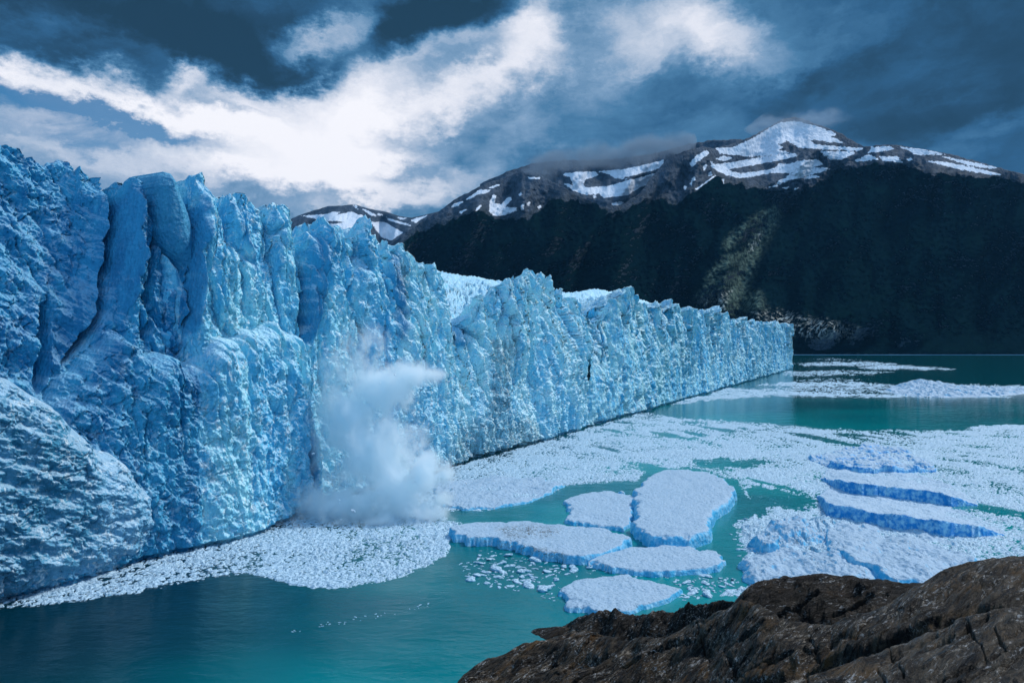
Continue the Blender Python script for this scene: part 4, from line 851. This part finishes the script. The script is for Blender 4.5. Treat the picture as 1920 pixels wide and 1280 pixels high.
rock('rock_outcrop', [(1040, 1190, 87), (1048, 1180, 87.6), (1056, 1171, 88), (1075, 1158, 87), (1110, 1150, 85), (1160, 1149, 82), (1220, 1151, 79), (1270, 1150, 77), (1310, 1140, 74), (1345, 1128, 72), (1370, 1125, 70), (1400, 1128, 68), (1440, 1150, 66)],
     'low dark rock dome behind the pale ridge, beside the nearest floe', M_ROCK_DARK, 1., 431, near_y=[(1040, 1204, 84.5), (1075, 1210, 81), (1200, 1230, 75), (1440, 1240, 64)], nv=90)
rock('rock_outcrop', [(1370, 1150, 60), (1400, 1104, 60), (1425, 1092, 60), (1460, 1083, 60), (1510, 1079, 60), (1560, 1080, 60), (1620, 1086, 60), (1680, 1089, 60), (1735, 1092, 60), (1790, 1104, 58), (1850, 1130, 56)],
     'rounded rear rock hump at the centre of the skyline of the rocks', M_ROCK_DARK, 1., 461, near_y=[(1370, 1200, 57), (1600, 1215, 56), (1850, 1200, 53)], nv=100, groove=JOINTS, rough=.8)
rock('rock_slab', [(1380, 1330, 28), (1440, 1300, 29), (1510, 1272, 30), (1580, 1246, 31), (1660, 1216, 31), (1740, 1184, 31), (1800, 1160, 31), (1860, 1146, 31), (1930, 1134, 31), (2050, 1128, 31), (2250, 1130, 31)],
     'smooth grey brown slab of rock in the near corner below the crack', M_ROCK_SLAB, 2., 491, near_y=[(1380, 1360, 26), (1700, 1360, 21), (2250, 1370, 18)], nv=140, back=4., groove=JOINTS)
rock('rock', [(984, 1190, 87.5), (1000, 1182, 87.2), (1015, 1177, 86.8), (1035, 1174, 86.6), (1055, 1174, 86.4), (1080, 1182, 86)], 'small half sunken dark rock at the tip of the shore', M_ROCK_DARK, 1., 521, near_y=[(984, 1193, 86.2), (1030, 1202, 84), (1080, 1202, 84)], nv=40, rough=.35, back=3.)
# ================================================================ spray of the calving ice, and cloud on the summits
def closed_body(name, outline, centre, Ymid, T, mat, nring=7, nb=56, base=None):
    """closed rounded body: outline as seen, given its real distance and a thickness of 2T metres"""
    oa = np.array(outline, float); oa = np.concatenate([oa, oa[:1]]); L_ = np.concatenate([[0], np.cumsum(np.hypot(*np.diff(oa, axis=0).T))])
    u = np.linspace(0, L_[-1], nb, endpoint=False); bx = np.interp(u, L_, oa[:, 0]); by = np.interp(u, L_, oa[:, 1])
    V = []; rows = []
    for k in range(-nring, nring + 1):
        a = k / nring * math.pi / 2; r = math.cos(a); dep = math.sin(a) * T
        if abs(k) == nring: r = .02
        x = centre[0] + (bx - centre[0]) * r; y = centre[1] + (by - centre[1]) * r
        Ym = Ymid(x, y) if callable(Ymid) else Ymid
        p = at(x, y, Ym + 0 * x); d_ = np.array([0, 1., 0])
        V.append(p + d_ * dep)
    V = np.array(V); nr = len(V); V = V.reshape(-1, 3)
    Q = [(i * nb + j, i * nb + (j + 1) % nb, (i + 1) * nb + (j + 1) % nb, (i + 1) * nb + j) for i in range(nr - 1) for j in range(nb)]
    me = bpy.data.meshes.new(name); me.from_pydata([tuple(v) for v in V], [], Q + [tuple(range(nb))[::-1], tuple(range((nr - 1) * nb, nr * nb))])
    me.update(); me.materials.append(mat)
    o = bpy.data.objects.new(name, me); C.objects.link(o); return o
def volume_material(name, lobes, dens, colour, n_scale, n_amp, lo, hi, warp, step, aniso=.2, n2=None):
    m, nt = material(name); p = nt.pos()
    wn = nt.vm('SUBTRACT', nt.noise(p, n_scale, 3, .6, 0., True), (.5, .5, .5))
    q = nt.vm('ADD', p, nt.vm('SCALE', wn, sc=warp))
    acc = None
    for (c, r, am) in lobes:
        mp = nt.map(q, tuple(c), (0, 0, 0), tuple(r), 'TEXTURE')
        g = nt.n('ShaderNodeTexGradient', gradient_type='SPHERICAL'); nt.l(mp, g.inputs[0])
        gf = nt.m('MULTIPLY', g.outputs['Fac'], am)
        acc = gf if acc is None else nt.m('SMOOTH_MAX', acc, gf, .12)
    nz = nt.noise(nt.map(q, rot=(0, .35, 0), scale=(1., 1., .62)), n_scale * 2.2, 8, .68)
    f = nt.m('ADD', acc, nt.m('MULTIPLY', nt.m('SUBTRACT', nz, .5), n_amp))
    dn = nt.m('MULTIPLY', nt.m('MULTIPLY', nt.m('POWER', nt.range(f, lo, hi), 1.7), nt.range(acc, 0., .16)), dens)
    v = nt.n('ShaderNodeVolumePrincipled'); v.inputs['Color'].default_value = (*colour, 1); nt.l(dn, v.inputs['Density']); v.inputs['Anisotropy'].default_value = aniso
    v.inputs['Density Attribute'].default_value = ''
    o = nt.n('ShaderNodeOutputMaterial'); nt.l(v.outputs[0], o.inputs['Volume'])
    m.cycles.volume_step_rate = step
    return m
SPRAY = [(640, 955, 144, 18, 8, 8, 1), (740, 920, 145, 12, 8, 10, 1), (795, 890, 145, 7, 6, 8, 1), (835, 884, 145, 4.5, 4, 3, 1), (825, 935, 145, 5, 4, 4, 1), (705, 850, 149, 14, 9, 12, 1), (655, 785, 153, 11, 8, 12, 1), (715, 730, 155, 13, 8, 10, 1), (775, 702, 155, 9, 6, 5.5, 1), (812, 700, 155, 6, 4, 3., 1),
         (670, 690, 156, 12, 6, 15, .6), (600, 840, 151, 11, 6, 22, .55), (640, 760, 154, 14, 6, 20, .6), (560, 950, 146, 16, 6, 9, .7), (480, 990, 141, 13, 6, 3.5, .8), (800, 960, 142, 9, 5, 3.5, 1), (690, 985, 141, 26, 7, 4., 1), (760, 830, 148, 8, 6, 9, .7), (500, 965, 144, 14, 6, 5, .6), (690, 640, 156, 7, 5, 12, .55), (655, 720, 155, 8, 6, 22, .55)]
lob = []
for x, y, Y, rx, ry, rz, am in SPRAY:
    c = at(np.array(float(x)), np.array(float(y)), float(Y)); lob.append((c, (rx, ry, rz), am))
M_SPRAY = volume_material('white_ice_spray', lob, 1.3, (.94, .985, 1.), .17, 1.75, .12, 1.05, 6.5, .22, .25)
o = closed_body('spray_cloud', [(440, 1004), (455, 975), (530, 930), (572, 860), (562, 790), (578, 690), (610, 630), (670, 590), (730, 610), (800, 658), (856, 690), (858, 725), (835, 790), (856, 845), (872, 890), (862, 940), (868, 985), (780, 1004), (600, 1012)], (690, 850), lambda x, y: 149 + (640 - y) * .03 + 4, 13., M_SPRAY)
tag(o, 'white cloud of spray and falling ice bursting from the cliff foot', 'spray', None, 'stuff')

def cloud(name, label, outline, centre, Y, T, lobes, dens, colour, sc):
    lb = []
    for x, y, dY, rx, ry, rz in lobes:
        k = Y / F; c = at(np.array(float(x)), np.array(float(y)), float(Y + dY)); lb.append((c, (rx * k, ry, rz * k), 1.))
    m = volume_material(name.replace('_', ' '), lb, dens, colour, sc, .95, .16, .75, 260., .4, .2)
    o = closed_body(name, outline, centre, Y, T, m, nring=5, nb=40); tag(o, label, 'cloud', None, 'stuff'); return o
cloud('summit_cloud', 'low dark cloud lying along the snowy saddle', [(960, 318), (1000, 285), (1120, 262), (1240, 252), (1310, 255), (1300, 292), (1240, 318), (1100, 334), (1000, 334)], (1130, 295), 5350., 420.,
      [(1040, 304, 0, 90, 380, 24), (1130, 294, 0, 120, 380, 28), (1220, 282, 0, 110, 380, 28), (1270, 268, 0, 70, 380, 22), (1010, 312, 0, 60, 380, 16)], .0075, (.34, .43, .52), .0026)
cloud('summit_cloud', 'thin cloud wrapped around the highest peak', [(1395, 240), (1440, 205), (1500, 190), (1570, 200), (1610, 235), (1570, 255), (1500, 262), (1430, 256)], (1500, 228), 5800., 300.,
      [(1475, 226, 0, 110, 280, 20), (1535, 224, 0, 90, 280, 16), (1420, 244, 0, 70, 280, 14)], .0035, (.45, .54, .62), .0034)

# ice blown out of the cliff, still in the air inside the spray
SPR = [(742, 640), (800, 676), (832, 700), (842, 730), (820, 760), (850, 850), (858, 910), (800, 820), (720, 700), (650, 640), (600, 720), (600, 860), (640, 950), (760, 960), (700, 780)]
rr = np.random.default_rng(33); src = [o for o in C.objects if o.name.startswith('ice_chunk')][0].copy(); src.data = src.data.copy(); mw, ntw = material('white_ice'); principled(ntw, (.8, .84, .88), .6, .3); src.data.materials[0] = mw
for k in range(46):
    x0, y0 = SPR[int(rr.integers(len(SPR)))]; x = x0 + rr.normal() * 16; y = min(y0 + rr.normal() * 20, 975); Yd = 143 + (1000 - y) * .028 - rr.random() * 6
    p = at(np.array(x), np.array(y), Yd); o = src.copy(); C.objects.link(o); sz = .12 + .35 * rr.random() ** 3
    o.location = tuple(p); o.rotation_euler = tuple(rr.random(3) * 6.28); o.scale = (sz * rr.uniform(.7, 1.6), sz, sz * rr.uniform(.6, 1.4))
    tag(o, 'piece of shattered ice flying in the white spray cloud', 'ice chunk', 'pieces of ice flying in the spray')

# ================================================================ air
m, nt = material('blue_air'); v = nt.n('ShaderNodeVolumePrincipled'); v.inputs['Color'].default_value = (.14, .45, .80, 1); v.inputs['Density'].default_value = 0.8e-5; v.inputs['Anisotropy'].default_value = .1
v.inputs['Density Attribute'].default_value = ''
oo = nt.n('ShaderNodeOutputMaterial'); nt.l(v.outputs[0], oo.inputs['Volume'])
X0, X1, Y0, Y1, Z0, Z1 = -10500, 10500, -120, 13500, -3500, 3300
Vh = np.array([(x, y, z) for z in (Z0, Z1) for y in (Y0, Y1) for x in (X0, X1)], float)
hz = raw_mesh('haze', Vh, np.array([(0, 2, 3, 1), (4, 5, 7, 6), (0, 1, 5, 4), (2, 6, 7, 3), (0, 4, 6, 2), (1, 3, 7, 5)]), m, smooth=False, origin=(0, 0, 0))
tag(hz, 'faint blue air dimming the far mountains', None, None, 'stuff')
